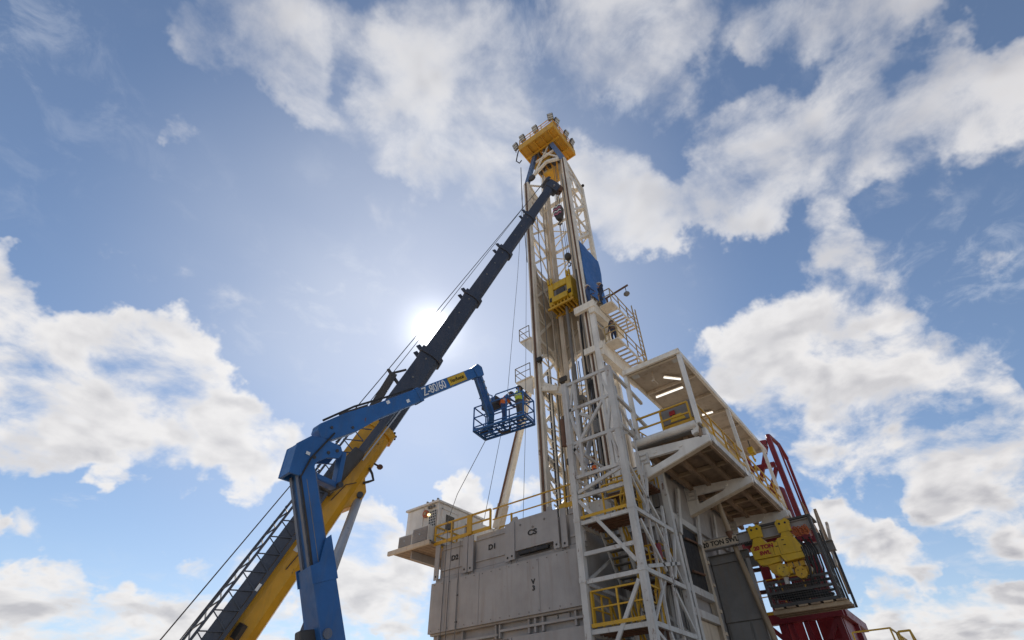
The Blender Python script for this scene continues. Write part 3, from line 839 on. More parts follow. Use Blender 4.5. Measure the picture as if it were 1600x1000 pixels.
# ------------------------------------------------------------------ travelling gear
td = thing('top_drive', 'yellow top drive frame hanging inside the mast on wire ropes', 'top drive', (22, 12.35, 24.8))
for y in (11.6, 13.1):
    MB().box(21.6, 22.4, y - .2, y + .2, 25.2, 27.2).build('side_frame', 'yellow2', td, bevel=.03)
    MB().box(21.55, 21.597, y - .12, y + .1, 25.5, 25.85).build('recess_shade', 'black', td)  # black block on the frame imitates the shade of an opening
MB().box(21.6, 22.4, 11.81, 12.89, 26.55, 27.15).build('upper_crossbeam', 'yellow2', td, bevel=.03)
MB().box(21.7, 22.4, 11.71, 12.94, 25.7, 26.5).build('motor', 'greyd', td)
MB().box(21.6, 21.69, 12.0, 12.65, 25.85, 26.4).build('motor_cover', 'dark', td)
MB().box(21.4, 22.45, 11.71, 12.94, 25.2, 25.68).build('lower_crossbeam', 'yellow2', td, bevel=.03)
for k in range(7):
    y = 11.52 + k * .27
    MB().box(21.55, 22.5, y - .05, y + .05, 24.85, 25.18).build('guard_bar', 'yellow', td)
MB().box(21.44, 21.56, 11.3, 13.35, 24.72, 24.86).build('lower_bar', 'yellow', td)
MB().box(22.4, 22.52, 11.3, 13.35, 24.72, 24.86).build('lower_bar', 'yellow', td)
for y in (11.45, 11.65, 12.95, 13.2):
    MB().box(21.5, 21.65, y - .06, y + .06, 27.16, 27.65).build('rope_lug', 'yellow2', td)
MB().tube((21.9, 11.05, 24.4), (21.9, 11.05, 27.6), .09).build('service_loop', 'black', td)
MB().tube((22.0, 12.2, 15.0), (22.0, 12.2, 24.8), .10, 10).build('quill', 'greyd', td)
for i, (y, z, x) in enumerate(((11.45, 27.7, 21.58), (11.65, 27.7, 21.58), (12.95, 27.7, 21.58), (13.2, 27.7, 21.58))):
    tag(MB().path([(x, y, z), (21.8, y + (.1 if y < 12 else -.1), 43.3)], .016, 5).build('wire_rope', 'rope'), ('rightmost wire rope above the yellow top drive', 'inner wire rope of the right pair above the top drive', 'inner wire rope of the left pair above the top drive', 'leftmost wire rope above the yellow top drive')[i], 'rope', 'wire ropes above the top drive')
hk = thing('hoist_hook', 'small dark ball hook hanging on ropes above the yellow top drive', 'hook', (21.55, 11.3, 27.7))
MB().ball((21.55, 11.35, 28.9), .26, 12, (1, 1, 1.4)).build('weight', 'dark', hk, smooth=True)
MB().path([(21.55, 11.35, 28.6), (21.55, 11.35, 28.3), (21.55, 11.2, 28.1), (21.55, 11.25, 27.9), (21.55, 11.4, 27.9)], .05).build('hook', 'dark', hk, smooth=True)
for dy in (-.07, .07):
    MB().tube((21.55, 11.35 + dy, 29.1), (21.7, 11.5 + dy, 43.2), .018, 5).build('rope', 'rope', hk)
kh = MB().path([(21.9, 11.1, 24.6), (21.8, 11.25, 22), (21.75, 11.35, 18), (21.9, 11.5, 14), (22.1, 11.6, 11)], .09, 8).build('mud_hose', 'black', None, smooth=True)
tag(kh, 'thick dark mud hose hanging down the right middle of the mast', 'hose')
kh = MB().path([(21.6, 10.75, 24.2), (21.55, 10.75, 20), (21.6, 10.85, 16), (21.8, 11.0, 11)], .075, 8).build('mud_hose', 'black', None, smooth=True)
tag(kh, 'dark blue-black hose hanging close to the right front mast leg', 'hose')
dp = thing('power_tongs', 'grey pipe-handling tool with hoses inside the stair tower view', 'pipe handler', (21.4, 11, 14.2))
MB().box(21.2, 21.9, 10.5, 11.5, 14.6, 15.3).build('body', 'greyd', dp, bevel=.04)
MB().tube((21.4, 10.9, 13.2), (21.4, 10.9, 17.6), .07).build('shaft', 'steel', dp)
MB().beam((21.3, 11.2, 14.8), (20.7, 11.6, 12.4), .18, .2).build('arm', 'steel', dp)
MB().beam((21.3, 10.6, 15.2), (21.2, 11.7, 16.0), .16, .18).build('arm', 'grey2', dp)
for k in range(5):
    MB().path([(21.2, 10.5 + k * .18, 15.3), (21.0 + .05 * k, 10.6 + k * .14, 16.4), (21.2, 10.7 + k * .05, 17.8 + .2 * k)], .03).build('hose', 'black', dp, smooth=True)
for k, (x, y) in enumerate(((21.3, 10.15), (21.5, 9.95), (22.3, 9.9), (22.9, 10.0))):
    c = MB().tube((x, y, 10.6), (x, y, 20 - k * 1.2), .1 - .015 * k, 8).build('riser_pipe', ('cream2', 'greyd', 'steel', 'cream2')[k])
    tag(c, ('cream riser pipe beside the right front mast leg', 'dull grey riser pipe beside the right mast leg', 'bright steel riser pipe under the mast walkways', 'cream riser pipe under the rear of the mast walkways')[k], 'pipe')

# strut leaning against the mast
st = thing('mast_strut', 'long leaning cream strut rising behind the man basket to the mast', 'strut', (22.4, 18.3, 10.5))
MB().beam((22.4, 18.75, 10.6), (22.4, 15.75, 20.3), .34, .36, (1, 0, 0)).build('tube', 'cream', st, bevel=.05)
MB().beam((22.4, 18.45, 11.7), (22.4, 18.05, 13.0), .46, .48, (1, 0, 0)).build('collar', 'cream2', st)
MB().beam((22.15, 18.4, 12.2), (22.15, 15.8, 20.2), .08, .08, (1, 0, 0)).build('side_strip', 'rust', st)

# ------------------------------------------------------------------ floodlights
def floodlight(i, x, y, z, rz, label):
    t = thing('floodlight', label, 'floodlight', (x, y, z), 'floodlights on the yellow crown')
    MB().tube((x, y, z - .05), (x, y, z + .55), .045).build('bracket', 'greyd', t)
    c, s_ = math.cos(rz), math.sin(rz)
    ax = V((c, s_, -.55)).normalized()
    sdv = V((-s_, c, 0)); uu = ax.cross(sdv)
    ctr = V((x, y, z + .95))
    MB().prof(ctr - ax * .14, ctr + ax * .10, [(-.27, -.33), (.27, -.33), (.27, .33), (-.27, .33)], uu).build('housing', 'dark', t, bevel=.02)
    g = MB().prof(ctr + ax * .103, ctr + ax * .12, [(-.23, -.29), (.23, -.29), (.23, .29), (-.23, .29)], uu).build('lens', 'lens', t)
    for k in (-.12, .12):
        q = ctr + ax * .124
        MB().prof(q + uu * k - sdv * .23, q + uu * k + sdv * .23, [(-.015, -.012), (.015, -.012), (.015, .012), (-.015, .012)], ax).build('lens_bar', 'dark', g)
FL = [(20.4, 14.75, 45.2, 170, 'lowest left floodlight hanging off the far left corner of the crown'),
      (20.35, 13.9, 45.75, 180, 'second floodlight along the front edge of the crown from its left corner'),
      (20.35, 12.4, 45.75, 180, 'floodlight at the middle of the front edge of the yellow crown'),
      (20.3, 10.6, 45.8, 200, 'topmost floodlight at the near front corner of the crown'),
      (21.0, 10.4, 45.75, 260, 'second floodlight down the right edge of the crown from its topmost corner'),
      (22.6, 10.4, 45.75, 265, 'third floodlight along the right edge of the yellow crown'),
      (23.6, 10.4, 45.6, 275, 'last floodlight at the right rear corner of the crown')]
for i, (x, y, z, a, lb) in enumerate(FL):
    floodlight(i, x, y, z, R(a), lb)
cb = MB().path([(20.4, 14.45, 45.1), (20.35, 14.6, 44.2), (20.4, 14.75, 43.6), (20.6, 14.55, 43.3), (20.8, 14.45, 43.9)], .06).build('cable_loop', 'black', None, smooth=True)
tag(cb, 'looped black cable hanging from the left corner of the crown', 'cable')
sb = thing('spotlight', 'small dark spotlight on the left mast leg above the lower landing', 'spotlight', (20.85, 14.0, 20.4))
MB().box(20.6, 20.85, 13.65, 14.0, 20.3, 20.55).build('housing', 'black', sb, bevel=.02)
MB().box(20.86, 20.94, 13.8, 13.9, 20.25, 20.4).build('bracket', 'dark', sb)
dv = thing('davit_hoist', 'small rusty davit arm with chain hoist above the upper mast walkway', 'davit', (21.9, 9.0, 22.8))
MB().beam((22.1, 9.3, 22.8), (22.1, 9.3, 24.0), .1).build('post', 'rust', dv)
MB().beam((22.1, 9.4, 23.95), (22.1, 7.75, 24.15), .08, .10).build('arm', 'rust', dv)
MB().ball((22.1, 7.95, 23.5), .17, 10, (1, 1.2, 1)).build('hoist', 'greyd', dv, smooth=True)
MB().tube((22.1, 7.95, 23.6), (22.1, 7.95, 24.05), .025).build('chain', 'dark', dv)

# ------------------------------------------------------------------ stair tower
stt = thing('stair_tower', 'grey steel stair tower with yellow handrails standing at the near wall corner', 'stair tower', (18.75, 8.9, 0))
TX0, TX1, TY0, TY1, TZ = 17.0, 20.5, 7.72, 10.02, 14.95
for x, y in ((TX0, TY0), (TX0, TY1), (TX1, TY0), (TX1, TY1)):
    zt = TZ if x == TX0 else 11.4
    b = MB().box(x - .12, x + .12, y - .12, y + .12, 0, zt)
    l = b.build('leg', 'grey2', stt)
    if x == TX0:
        for z in (3.5, 6.6, 8.7, 11.9):
            MB().box(x - .135, x + .135, y - .135, y + .135, z - .08, z + .08).build('splice_plate', 'grey2', l)
def tb(p, q, w=.14, h=.16):
    return MB().beam(p, q, w, h).build('brace' if abs(V(p).z - V(q).z) > .3 else 'rail_beam', 'grey2', stt)
for z in (14.86, 13.5, 11.88, 10.39, 9.58, 8.57, 7.46, 6.54, 5.0, 3.3, 1.6):
    tb((TX0, TY0 + .12, z), (TX0, TY1 - .12, z), .10, .14)
for z in (14.86, 13.6, 12.2):
    tb((TX0 + .15, TY0, z), (TX1 - .2, TY0 + .1, z - .2), .12, .14)
for y in (9.55, 8.17):
    MB().beam((TX0 + .02, y, 10.45), (TX0 + .02, y, 14.8), .13, .13).build('upright', 'grey2', stt)
for a, c in (((9.9, 13.2), (9.6, 14.7)), ((8.2, 14.7), (7.85, 13.6)), ((9.9, 11.5), (8.2, 13.45)), ((8.2, 11.9), (7.85, 13.4)), ((9.9, 13.4), (9.55, 12.0)), ((9.45, 10.6), (9.9, 11.8)), ((8.1, 11.8), (7.9, 10.7))):
    tb((TX0 + .01, a[0], a[1]), (TX0 + .01, c[0], c[1]), .1, .12)
for a, c in (((9.87, 9.43), (7.87, 6.88)), ((7.9, 6.3), (9.85, 3.4)), ((9.87, 9.75), (7.87, 10.25)), ((7.87, 3.2), (9.8, .4))):
    tb((TX0 - .03, a[0], a[1]), (TX0 - .03, c[0], c[1]), .08, .13)
for z in (8.68, 6.62, 5.02, 3.3, 1.6):
    tb((TX0 + .15, TY0 - .02, z), (TX1 + .1, TY0 - .02, z), .1, .15)
for a, c in (((17.45, 8.35), (18.9, 6.9)), ((17.4, 6.75), (20.3, 7.45)), ((19.75, 9.5), (19.05, 5.1)), ((18.2, 4.9), (19.0, 3.4)), ((17.2, 4.8), (20.3, 3.4)), ((19.1, 11.2), (18.2, 8.8)), ((17.2, 10.5), (19.2, 8.8)), ((20.4, 5.2), (19.2, 6.5)), ((20.4, 8.5), (19.6, 6.8))):
    tb((a[0], TY0 - .03, a[1]), (c[0], TY0 - .03, c[1]), .08, .12)
for a, c in (((17.2, 13.4), (20.3, 11.3)), ((17.2, 11.7), (19.9, 13.2))):
    tb((a[0], TY0 + .05, a[1]), (c[0], TY0 + .05, c[1]), .08, .1)
for x in (TX1 + .1, ):
    for z in (11.3, 9.2, 7.1, 5.0, 2.6):
        tb((x, TY0 + .15, z), (x, TY1 - .15, z), .12, .16)
    for z in (9.2, 7.1, 5.0):
        tb((x, TY0 + .15, z + .1), (x, TY1 - .15, z + 2), .08, .1)
for y in (8.45, 9.3):
    MB().beam((TX1 + .12, y, 0), (TX1 + .12, y, 11.2), .09, .09).build('upright', 'grey2', stt)
for a, c in (((17.1, 10.3), (18.6, 8.8)), ((17.2, 5.0), (18.7, 6.55)), ((18.9, 8.6), (20.4, 6.75)), ((17.15, 3.3), (18.5, 1.7)), ((18.4, 12.9), (18.5, 8.8)), ((19.4, 12.6), (18.6, 10.4))):
    tb((a[0], TY0 + .02, a[1]), (c[0], TY0 + .02, c[1]), .07, .09)
for x in (18.35, 19.4):
    MB().beam((x, TY0 + .03, 0), (x, TY0 + .03, 8.6), .08, .09).build('upright', 'grey2', stt)
for z in (11.88, 10.39, 8.57, 6.54, 5.0):
    tb((TX0 + .12, TY1, z), (TX1 - .12, TY1, z - .05), .08, .12)
for a, c in (((17.2, 11.7), (20.3, 10.6)), ((17.2, 10.2), (20.3, 8.7)), ((17.2, 6.6), (20.3, 8.4)), ((17.2, 6.4), (20.3, 5.1))):
    tb((a[0], TY1 + .02, a[1]), (c[0], TY1 + .02, c[1]), .07, .1)
def landing(z, x0, x1):
    d = MB().box(x0, x1, TY0 + .16, TY1 - .16, z - .05, z).build('landing', 'greyd', stt)
    for k in range(5):
        x = x0 + .08 + k * (x1 - x0 - .16) / 4
        MB().box(x - .03, x + .03, TY0 + .16, TY1 - .16, z - .16, z - .052).build('landing_joist', 'rust', d)
    if x0 < 18: MB().box(TX0 - .09, TX0 - .078, TY0 + .16, TY1 - .16, z + .0, z + .11).build('toe_board', 'yellow', d)
landing(8.70, 17.1, 18.3); landing(5.12, 17.1, 18.3); landing(6.95, 19.4, 20.4); landing(3.3, 19.4, 20.4); landing(10.5, 19.4, 20.5); landing(1.5, 17.1, 18.3)
railing(stt, [(TX0 + .03, TY1 - .2, 5.12), (TX0 + .03, TY0 + .1, 5.12), (18.3, TY0 + .12, 5.12)], 1.1, gap=1.2, toe=False)
railing(stt, [(TX0 + .12, 8.9, 8.7), (TX0 + .12, TY0 + .2, 8.7), (18.3, TY0 + .2, 8.7)], 1.1, gap=1.0, toe=False)
railing(stt, [(18.3, TY1 - .2, 8.7), (TX0 + .12, TY1 - .2, 8.7)], 1.1, gap=.6, toe=False)
railing(stt, [(18.3, TY1 - .2, 5.12), (TX0 + .12, TY1 - .2, 5.12)], 1.1, gap=.6, toe=False)
railing(stt, [(19.4, 8.9, 6.95), (19.4, TY0 + .25, 6.95), (20.4, TY0 + .25, 6.95)], 1.1, gap=.6, toe=False)
railing(stt, [(19.4, TY1 - .2, 10.5), (19.4, 8.95, 10.5)], 1.1, gap=.9, toe=True)
railing(stt, [(20.5, TY1 - .2, 10.5), (20.5, TY0 + .2, 10.5)], 1.1, gap=.9, toe=False)
railing(stt, [(20.4, TY1 - .2, 6.95), (20.4, TY0 + .2, 6.95)], 1.1, gap=1.1, toe=True)
def flight(y0, y1, xa, za, xb, zb, n=8):
    for y in (y0, y1):
        MB().beam((xa, y, za - .08), (xb, y, zb - .08), .05, .22).build('stringer', 'grey2', stt)
        g = MB().beam((xa, y, za + 1.0), (xb, y, zb + 1.0), .065).beam((xa, y, za + .52), (xb, y, zb + .52), .055).build('handrail', 'yellow', stt)
        for k in range(4):
            t = k / 3
            p = lerp((xa, y, za), (xb, y, zb), t)
            MB().beam(p, p + V((0, 0, 1.0)), .055).build('post', 'yellow', g)
    for k in range(n):
        p = lerp((xa, 0, za), (xb, 0, zb), (k + .5) / n)
        MB().box(p.x - .13, p.x + .13, y0 + .03, y1 - .03, p.z - .03, p.z).build('tread', 'greyd', stt)
flight(8.0, 8.75, 18.3, 8.7, 19.4, 10.5)
flight(9.0, 9.8, 18.3, 8.7, 19.4, 6.95)
flight(8.0, 8.75, 18.3, 5.12, 19.4, 6.95)
flight(9.0, 9.8, 18.3, 5.12, 19.4, 3.3)
flight(8.0, 8.75, 18.3, 1.5, 19.4, 3.3)
MB().box(17.5, 18.1, 9.1, 9.75, 8.76, 9.5).build('cable_box', 'grey2', stt)
for y in (9.35, 9.1, 8.85):
    t_ = MB().tube((20.75, y, 1), (20.75, y, 9.0), .09).build('mud_pipe', 'rust')
    tag(t_, {9.35: 'left of three rust-brown pipes behind the stair tower', 9.1: 'middle of three rust-brown pipes behind the stair tower', 8.85: 'right of three rust-brown pipes behind the stair tower'}[y], 'pipe', 'rusty vertical pipes behind the stair tower')
fe = thing('fire_extinguisher', 'small red fire extinguisher on the middle stair tower landing', 'extinguisher', (19.0, 8.3, 7.3))
MB().tube((19.2, 7.95, 7.35), (19.2, 7.95, 7.95), .11, 12).build('cylinder', 'red', fe, smooth=True)
MB().tube((19.2, 7.95, 7.95), (19.2, 7.95, 8.08), .05, 8).build('valve', 'black', fe)
rp = MB().tube((20.95, 12.72, 14.3), (20.95, 12.72, 15.9), .13, 10).build('rust_cylinder', 'rust')
tag(rp, 'short rust-red cylinder beside the left stair tower leg top', 'cylinder')
# drill floor machinery glimpsed through the stair tower
MB().box(20.75, 20.95, 8.2, 10.3, 10.56, 10.9).build('floor_edge', 'grey', sub)
railing(sub, [(20.8, 10.3, 10.56), (20.8, 8.2, 10.56)], 1.05, gap=.9, toe=True)
railing(sub, [(20.8, 17.0, 10.56), (20.8, 14.9, 10.56)], .5, gap=.9, toe=True)
cn = thing('floor_cabinet', 'grey steel cabinet on the drill floor behind the stair tower', 'cabinet', (21.6, 9.0, 10.56))
MB().box(21.3, 22.0, 8.6, 9.5, 10.56, 12.2).build('body', 'greyd', cn, bevel=.03)
MB().box(21.26, 21.298, 8.68, 9.42, 10.7, 12.1).build('door', 'grey2', cn)

# ------------------------------------------------------------------ covered driller's platform
dh = thing('covered_platform', 'cream-roofed side platform on triangular brackets right of the stair tower', 'platform', (24.8, 6.5, 11.2))
PX0, PX1, PY0, PY1 = 18.72, 30.9, 5.0, 7.92
# deck and its underside of planks and beams
nP = 20
for k in range(nP):
    x = PX0 + .25 + (PX1 - PX0 - .35) * k / nP
    MB().box(x, x + (PX1 - PX0 - .35) / nP - .02, PY0 + .2, PY1, 11.68 + .008 * (k % 3), 11.78).build('plank', 'wood', dh)
MB().box(PX0, PX1, PY0 + .02, PY1, 11.80, 11.86).build('deck_plate', 'greyd', dh)
MB().box(PX0 + .1, PX1 - .02, PY0 + .09, PY0 + .19, 11.34, 11.79).build('edge_beam', 'wood', dh)
e = MB().box(PX0 + .3, PX1, PY0 - .03, PY0 + .085, 11.5, 11.795).build('edge_channel', 'grey2', dh)
for x in (19.1, 19.9, 23.7, 24.8, 29.2, 30.6):
    MB().box(x, x + .35, PY0 - .05, PY0 - .032, 11.45, 11.84).build('edge_plate', 'white', e)
for y in (5.8, 6.75, 7.6):
    MB().box(PX0 + .3, PX1 - .1, y - .09, y + .09, 11.42, 11.66).build('long_joist', 'wood', dh)
for x in (20.5, 22.2, 25.4, 27.0, 28.4, 29.9):
    MB().box(x - .06, x + .06, PY0 + .2, PY1, 11.5, 11.655).build('cross_joist', 'pale', dh)
MB().tube((PX0, PY1 + .05, 11.88), (PX0, PY0 + .15, 11.88), .17, 14).build('end_beam', 'white', dh, smooth=True)
MB().box(PX0 - .05, PX0 + .25, PY0 + .3, PY1, 11.66, 11.70).build('end_plate', 'greyd', dh)
MB().plate([(0, 0), (.35, -.1), (.35, -.5), (.12, -.45)], (PX0 + .1, PY0 + .05, 11.98), (0, 1, 0), (0, 0, 1), .3).build('end_gusset', 'white', dh)
# triangular brackets with cut-out
def tri(x):
    out = [(0, 11.62), (-3.2, 11.36), (-3.22, 11.08), (-2.0, 10.77), (-.1, 10.28), (0, 10.28)]
    inn = [(-.56, 11.18), (-1.86, 11.13), (-1.95, 11.09), (-1.7, 11.0), (-.66, 10.74), (-.56, 10.82)]
    b = MB().ring(out, inn, (x, PY1 + .12, 0), (0, 1, 0), (0, 0, 1), .16).build('bracket', 'white', dh)
    MB().beam((x, PY1 + .1, 10.26), (x, PY0 - .15, 11.05), .26, .045).build('bracket_flange', 'cream2', b)
    for y, z in ((PY1 - .8, 11.35), (PY1 - 1.9, 11.27)):
        MB().tube((x - .12, y, z), (x - .082, y, z), .085, 14).build('boss', 'white', b)
    for y in (PY1 - .05, PY1 - .45):
        MB().box(x - .14, x - .085, y - .05, y + .05, 10.95, 11.4).build('hinge_plate', 'grey2', b)
    for z in (11.35, 11.15, 10.98):
        MB().box(x - .13, x - .083, PY1 - .38, PY1 - .12, z - .025, z + .025).build('hinge_plate', 'grey2', b)
for x in (18.9, 23.85, 29.2): tri(x)
# roof
RZ = 15.42
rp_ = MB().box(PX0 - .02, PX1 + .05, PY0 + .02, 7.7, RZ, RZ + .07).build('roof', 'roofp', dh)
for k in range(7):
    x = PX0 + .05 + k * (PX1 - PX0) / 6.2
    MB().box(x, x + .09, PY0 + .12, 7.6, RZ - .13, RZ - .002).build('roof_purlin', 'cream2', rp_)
for a in ((PX0 - .06, PX1 + .1, PY0 - .03, PY0 + .1), (PX0 - .06, PX1 + .1, 7.62, 7.74)):
    MB().box(a[0], a[1], a[2], a[3], RZ - .1, RZ + .17).build('roof_edge', 'cream', rp_)
MB().box(PX0 - .14, PX0 - .02, PY0 - .05, 7.76, RZ - .08, RZ + .16).build('roof_edge', 'cream', rp_)
for a in ((18.95, 5.2, .28, .28), (18.95, 7.2, .3, .3)):
    MB().box(a[0], a[0] + a[2], a[1], a[1] + a[3], RZ - .07, RZ - .003).build('sky_hole_patch', 'lens', rp_)  # pale plates imitate bright sky showing through post holes in the roof
MB().beam((19.3, 6.6, RZ - .6), (19.3, 6.6, RZ), .06).build('hanger', 'cream2', rp_)
MB().beam((19.1, 6.6, RZ - .6), (19.55, 6.6, RZ - .6), .12, .08).build('hanger', 'cream2', rp_)
for p, q in (((21.2, 7.35, RZ - .16), (21.2, 5.95, RZ - .16)), ((19.85, 6.3, RZ - .16), (20.5, 5.75, RZ - .16)), ((24.3, 6.25, RZ - .16), (24.35, 5.7, RZ - .16))):
    tl = MB().beam(p, q, .07, .05)
    l = tl.build('fluorescent_lamp', 'lamp', dh)
    MB().beam(V(p) + V((0, 0, .055)), V(q) + V((0, 0, .055)), .16, .04).build('lamp_batten', 'cream', l)
for (x, y, w_) in ((PX0 + .05, PY0 + .04, .24), (PX0 + .1, 7.72, .22), (24.65, PY0 + .04, .17), (30.35, PY0 + .04, .17), (30.4, 7.72, .17)):
    MB().box(x - w_ / 2, x + w_ / 2, y - .08, y + .08, 11.87, RZ - .02).build('roof_post', 'white', dh)
railing(dh, [(PX0 + .35, PY0 + .03, 11.86), (PX1 - .1, PY0 + .03, 11.86)], 1.07, gap=1.5, r=.03)
MB().box(PX0 + .4, PX1 - .1, PY0 + .045, PY0 + .06, 11.86, 12.2).build('kick_panel', 'yellow', dh)
railing(dh, [(PX0 + .1, PY1 - .15, 11.98), (PX0 + .1, PY0 + .3, 11.98)], 1.05, gap=1.3, toe=False, r=.035)
MB().beam((PX0 + .15, 7.75, 12.6), (PX0 + .15, 7.2, 11.98), .05).build('rail_brace', 'yellow', dh)
cs = thing('driller_console', 'grey and yellow console box behind the end rail of the covered platform', 'console', (19.6, 5.9, 11.86))
MB().box(19.2, 20.1, 5.25, 6.65, 12.5, 13.35).build('cabinet', 'greyd', cs, bevel=.03)
MB().box(19.15, 20.1, 5.3, 6.6, 11.87, 12.45).build('base', 'yellow', cs)
MB().plate([(0, 0), (.7, 0), (.55, .28), (.15, .28)], (19.18, 5.6, 12.55), (0, 1, 0), (0, 0, 1), .03).build('logo_panel', 'yellow2', cs)
MB().box(19.14, 19.17, 6.0, 6.25, 12.85, 13.05).build('warning_plate', 'inkr', cs)
wd = thing('white_door_panel', 'white framed door panel standing on the covered platform behind its rail', 'door', (23.4, 5.6, 11.86))
MB().box(22.6, 24.35, 5.55, 5.62, 11.87, 13.9).build('leaf', 'white', wd)
for a in ((22.52, 22.6, 11.87, 13.98), (24.35, 24.43, 11.87, 13.98), (22.6, 24.35, 13.903, 13.98)):
    MB().box(a[0], a[1], 5.5, 5.66, a[2], a[3]).build('frame', 'white', wd)
MB().tube((23.3, 5.5, 12.9), (23.5, 5.5, 12.9), .03).build('handle', 'black', wd)
yl = thing('yellow_valve', 'small yellow hoist block hanging under the far end of the roof', 'hoist', (28.6, 5.3, 14.3))
MB().box(28.4, 28.9, 5.2, 5.5, 14.45, 14.8).build('body', 'yellow2', yl, bevel=.04)
MB().path([(28.5, 5.35, 14.45), (28.5, 5.35, 14.2), (28.7, 5.35, 14.05), (28.8, 5.35, 14.2)], .05).build('hook', 'yellow2', yl)
MB().tube((28.65, 5.35, 14.8), (28.65, 5.35, 15.3), .03).build('chain', 'dark', yl)

# tan service pipe leaning below
pp = thing('leaning_pipe', 'long weathered tan pipe leaning down from under the covered platform', 'pipe', (25.2, 6.2, 0))
MB().path([(24.6, 6.85, 11.3), (25.05, 6.75, 9.0), (25.05, 6.3, 5.6), (25.0, 5.7, 0.0)], .115, 10).build('tube', 'pipe', pp, smooth=True)
MB().tube((24.92, 6.79, 9.65), (25.0, 6.77, 9.3), .16, 12).build('coupling', 'rust', pp)

# ------------------------------------------------------------------ monorail beam and trolley
mr = thing('monorail_beam', 'grey monorail beam stencilled 20 TON SWL under the covered platform', 'beam', (25, 6, 9.2))
MB().ibeam((25, 8.2, 9.25), (25, 3.3, 9.25), .3, .44, .035).build('rail', 'grey', mr)
MB().box(24.96, 25.04, 5.6, 6.3, 8.9, 9.0).build('toothed_rack', 'dark', mr)
for k in range(16):
    y = 5.75 + k * .07
    MB().box(24.82, 24.845, y - .02, y + .02, 8.94, 9.03).build('rack_tooth', 'dark', mr)
tpz = MB().box(24.85, 24.88, 6.5, 8.1, 9.07, 9.42).build('name_plate', 'cream2', mr)
text('lettering', '20 TON SWL', .29, (24.842, 7.28, 9.24), LX, LZ, 'ink', tpz, sx=1.0, bold=.008)
MB().ibeam((25.3, 8.2, 8.7), (25.3, 6.3, 8.7), .3, .3, .03).build('lower_beam', 'greyd', mr)
MB().ibeam((28.8, 8.0, 9.25), (28.8, 3.3, 9.25), .3, .44, .035).build('rail', 'greyd', mr)
tr = thing('hoist_trolley', 'bright yellow hoist trolley lettered 20 TON SWL hanging on the beam', 'hoist', (24.9, 5, 8.9))
TXF = 24.66
for y in (5.62, 4.42):
    h = MB().plate([(-.27, 0), (.27, 0), (.27, .2), (.3, .42), (.16, .56), (.04, .5), (-.04, .5), (-.16, .56), (-.3, .42), (-.27, .2)], (TXF, y, 9.02), LX, LZ, .1).build('hanger', 'yellow2', tr)
    for dy in (-.12, .12):
        MB().tube((TXF - .07, y + dy, 9.38), (TXF - .052, y + dy, 9.38), .045, 10).build('bolt', 'black', h)
    MB().box(TXF + .06, 25.3, y - .2, y + .2, 8.75, 8.98).build('hanger_block', 'yellow2', tr)
    MB().plate([(-.26, 0), (.26, 0), (.15, .22), (-.15, .22)], (TXF + .02, y, 8.82), LX, LZ, .14).build('neck', 'yellow2', tr)
bd = MB().plate([(-.97, -.62), (.98, -.62), (1.0, -.42), (.86, -.06), (.74, .05), (.2, .05), (.12, -.03), (-.30, -.03), (-.38, .08), (-.84, .08), (-.92, -.08), (-1.02, -.14)], (TXF, 5.0, 8.78), LX, LZ, .2).build('body', 'yellow2', tr, bevel=.015)
MB().box(TXF + .1, 25.35, 4.1, 5.95, 8.2, 8.7).build('rear_body', 'yellow', tr)
for dx in (-.12, .12):
    MB().box(TXF - .104, TXF - .1005, 4.98 + dx - .006, 4.98 + dx + .006, 8.2, 8.72).build('seam', 'ink', bd)
text('lettering', '20 TON', .215, (TXF - .108, 5.46, 8.59), LX, LZ, 'inkr', bd, sx=1.1, bold=.012)
text('lettering', 'SWL', .20, (TXF - .108, 5.46, 8.36), LX, LZ, 'inkr', bd, sx=1.1, bold=.012)
for y, z in ((4.95, 8.72), (4.92, 8.52), (4.62, 8.72), (4.6, 8.52)):
    MB().box(TXF - .115, TXF - .102, y - .05, y + .05, z - .015, z + .015).build('slot', 'ink', bd)
MB().plate([(-.93, .0), (.05, .0), (.05, -.2), (-.55, -.26), (-.82, -.22)], (TXF + .1, 5.0, 8.15), LX, LZ, .3).build('lower_cowl', 'yellow2', tr, bevel=.02)
MB().plate([(.08, .03), (.98, .03), (1.0, -.2), (.2, -.24)], (TXF + .05, 5.0, 8.12), LX, LZ, .34).build('lower_cowl', 'yellow2', tr, bevel=.02)
for k in range(4):
    MB().box(TXF + .04, TXF + .3, 4.12 + k * .24, 4.32 + k * .24, 7.66, 7.86).build('gearbox', 'yellow', tr, bevel=.02)
MB().plate([(-.45, .0), (.1, .02), (.1, -.4), (-.12, -.5), (-.38, -.3)], (TXF + .14, 5.1, 7.9), LX, LZ, .3).build('gear_case', 'yellow', tr, bevel=.02)
MB().box(TXF + .02, TXF + .34, 4.68, 5.3, 7.45, 7.72).build('gear_case', 'yellow2', tr, bevel=.02)
MB().box(TXF + .1, 25.2, 3.98, 4.6, 7.35, 7.64).build('gear_case', 'yellow', tr, bevel=.02)
for y, z in ((5.0, 7.58), (4.36, 7.42)):
    m_ = MB().plate([(.24 * math.cos(a), .24 * math.sin(a)) for a in [k * math.pi / 4 + .39 for k in range(8)]], (TXF - .05 + (.12 if y < 4.8 else 0), y, z), LX, LZ, .3).build('motor', 'yellow2' if y > 4.8 else 'yellow', tr)
    for dy, dz in ((-.09, .08), (.09, .08), (0, -.07)):
        x_ = TXF - .215 + (.12 if y < 4.8 else 0)
        MB().tube((x_, y + dy, z + dz), (x_ + .012, y + dy, z + dz), .022, 8).build('bolt', 'black', m_)
MB().box(TXF - .02, TXF + .2, 4.95, 5.1, 7.1, 7.36).build('clevis', 'grey2', tr)
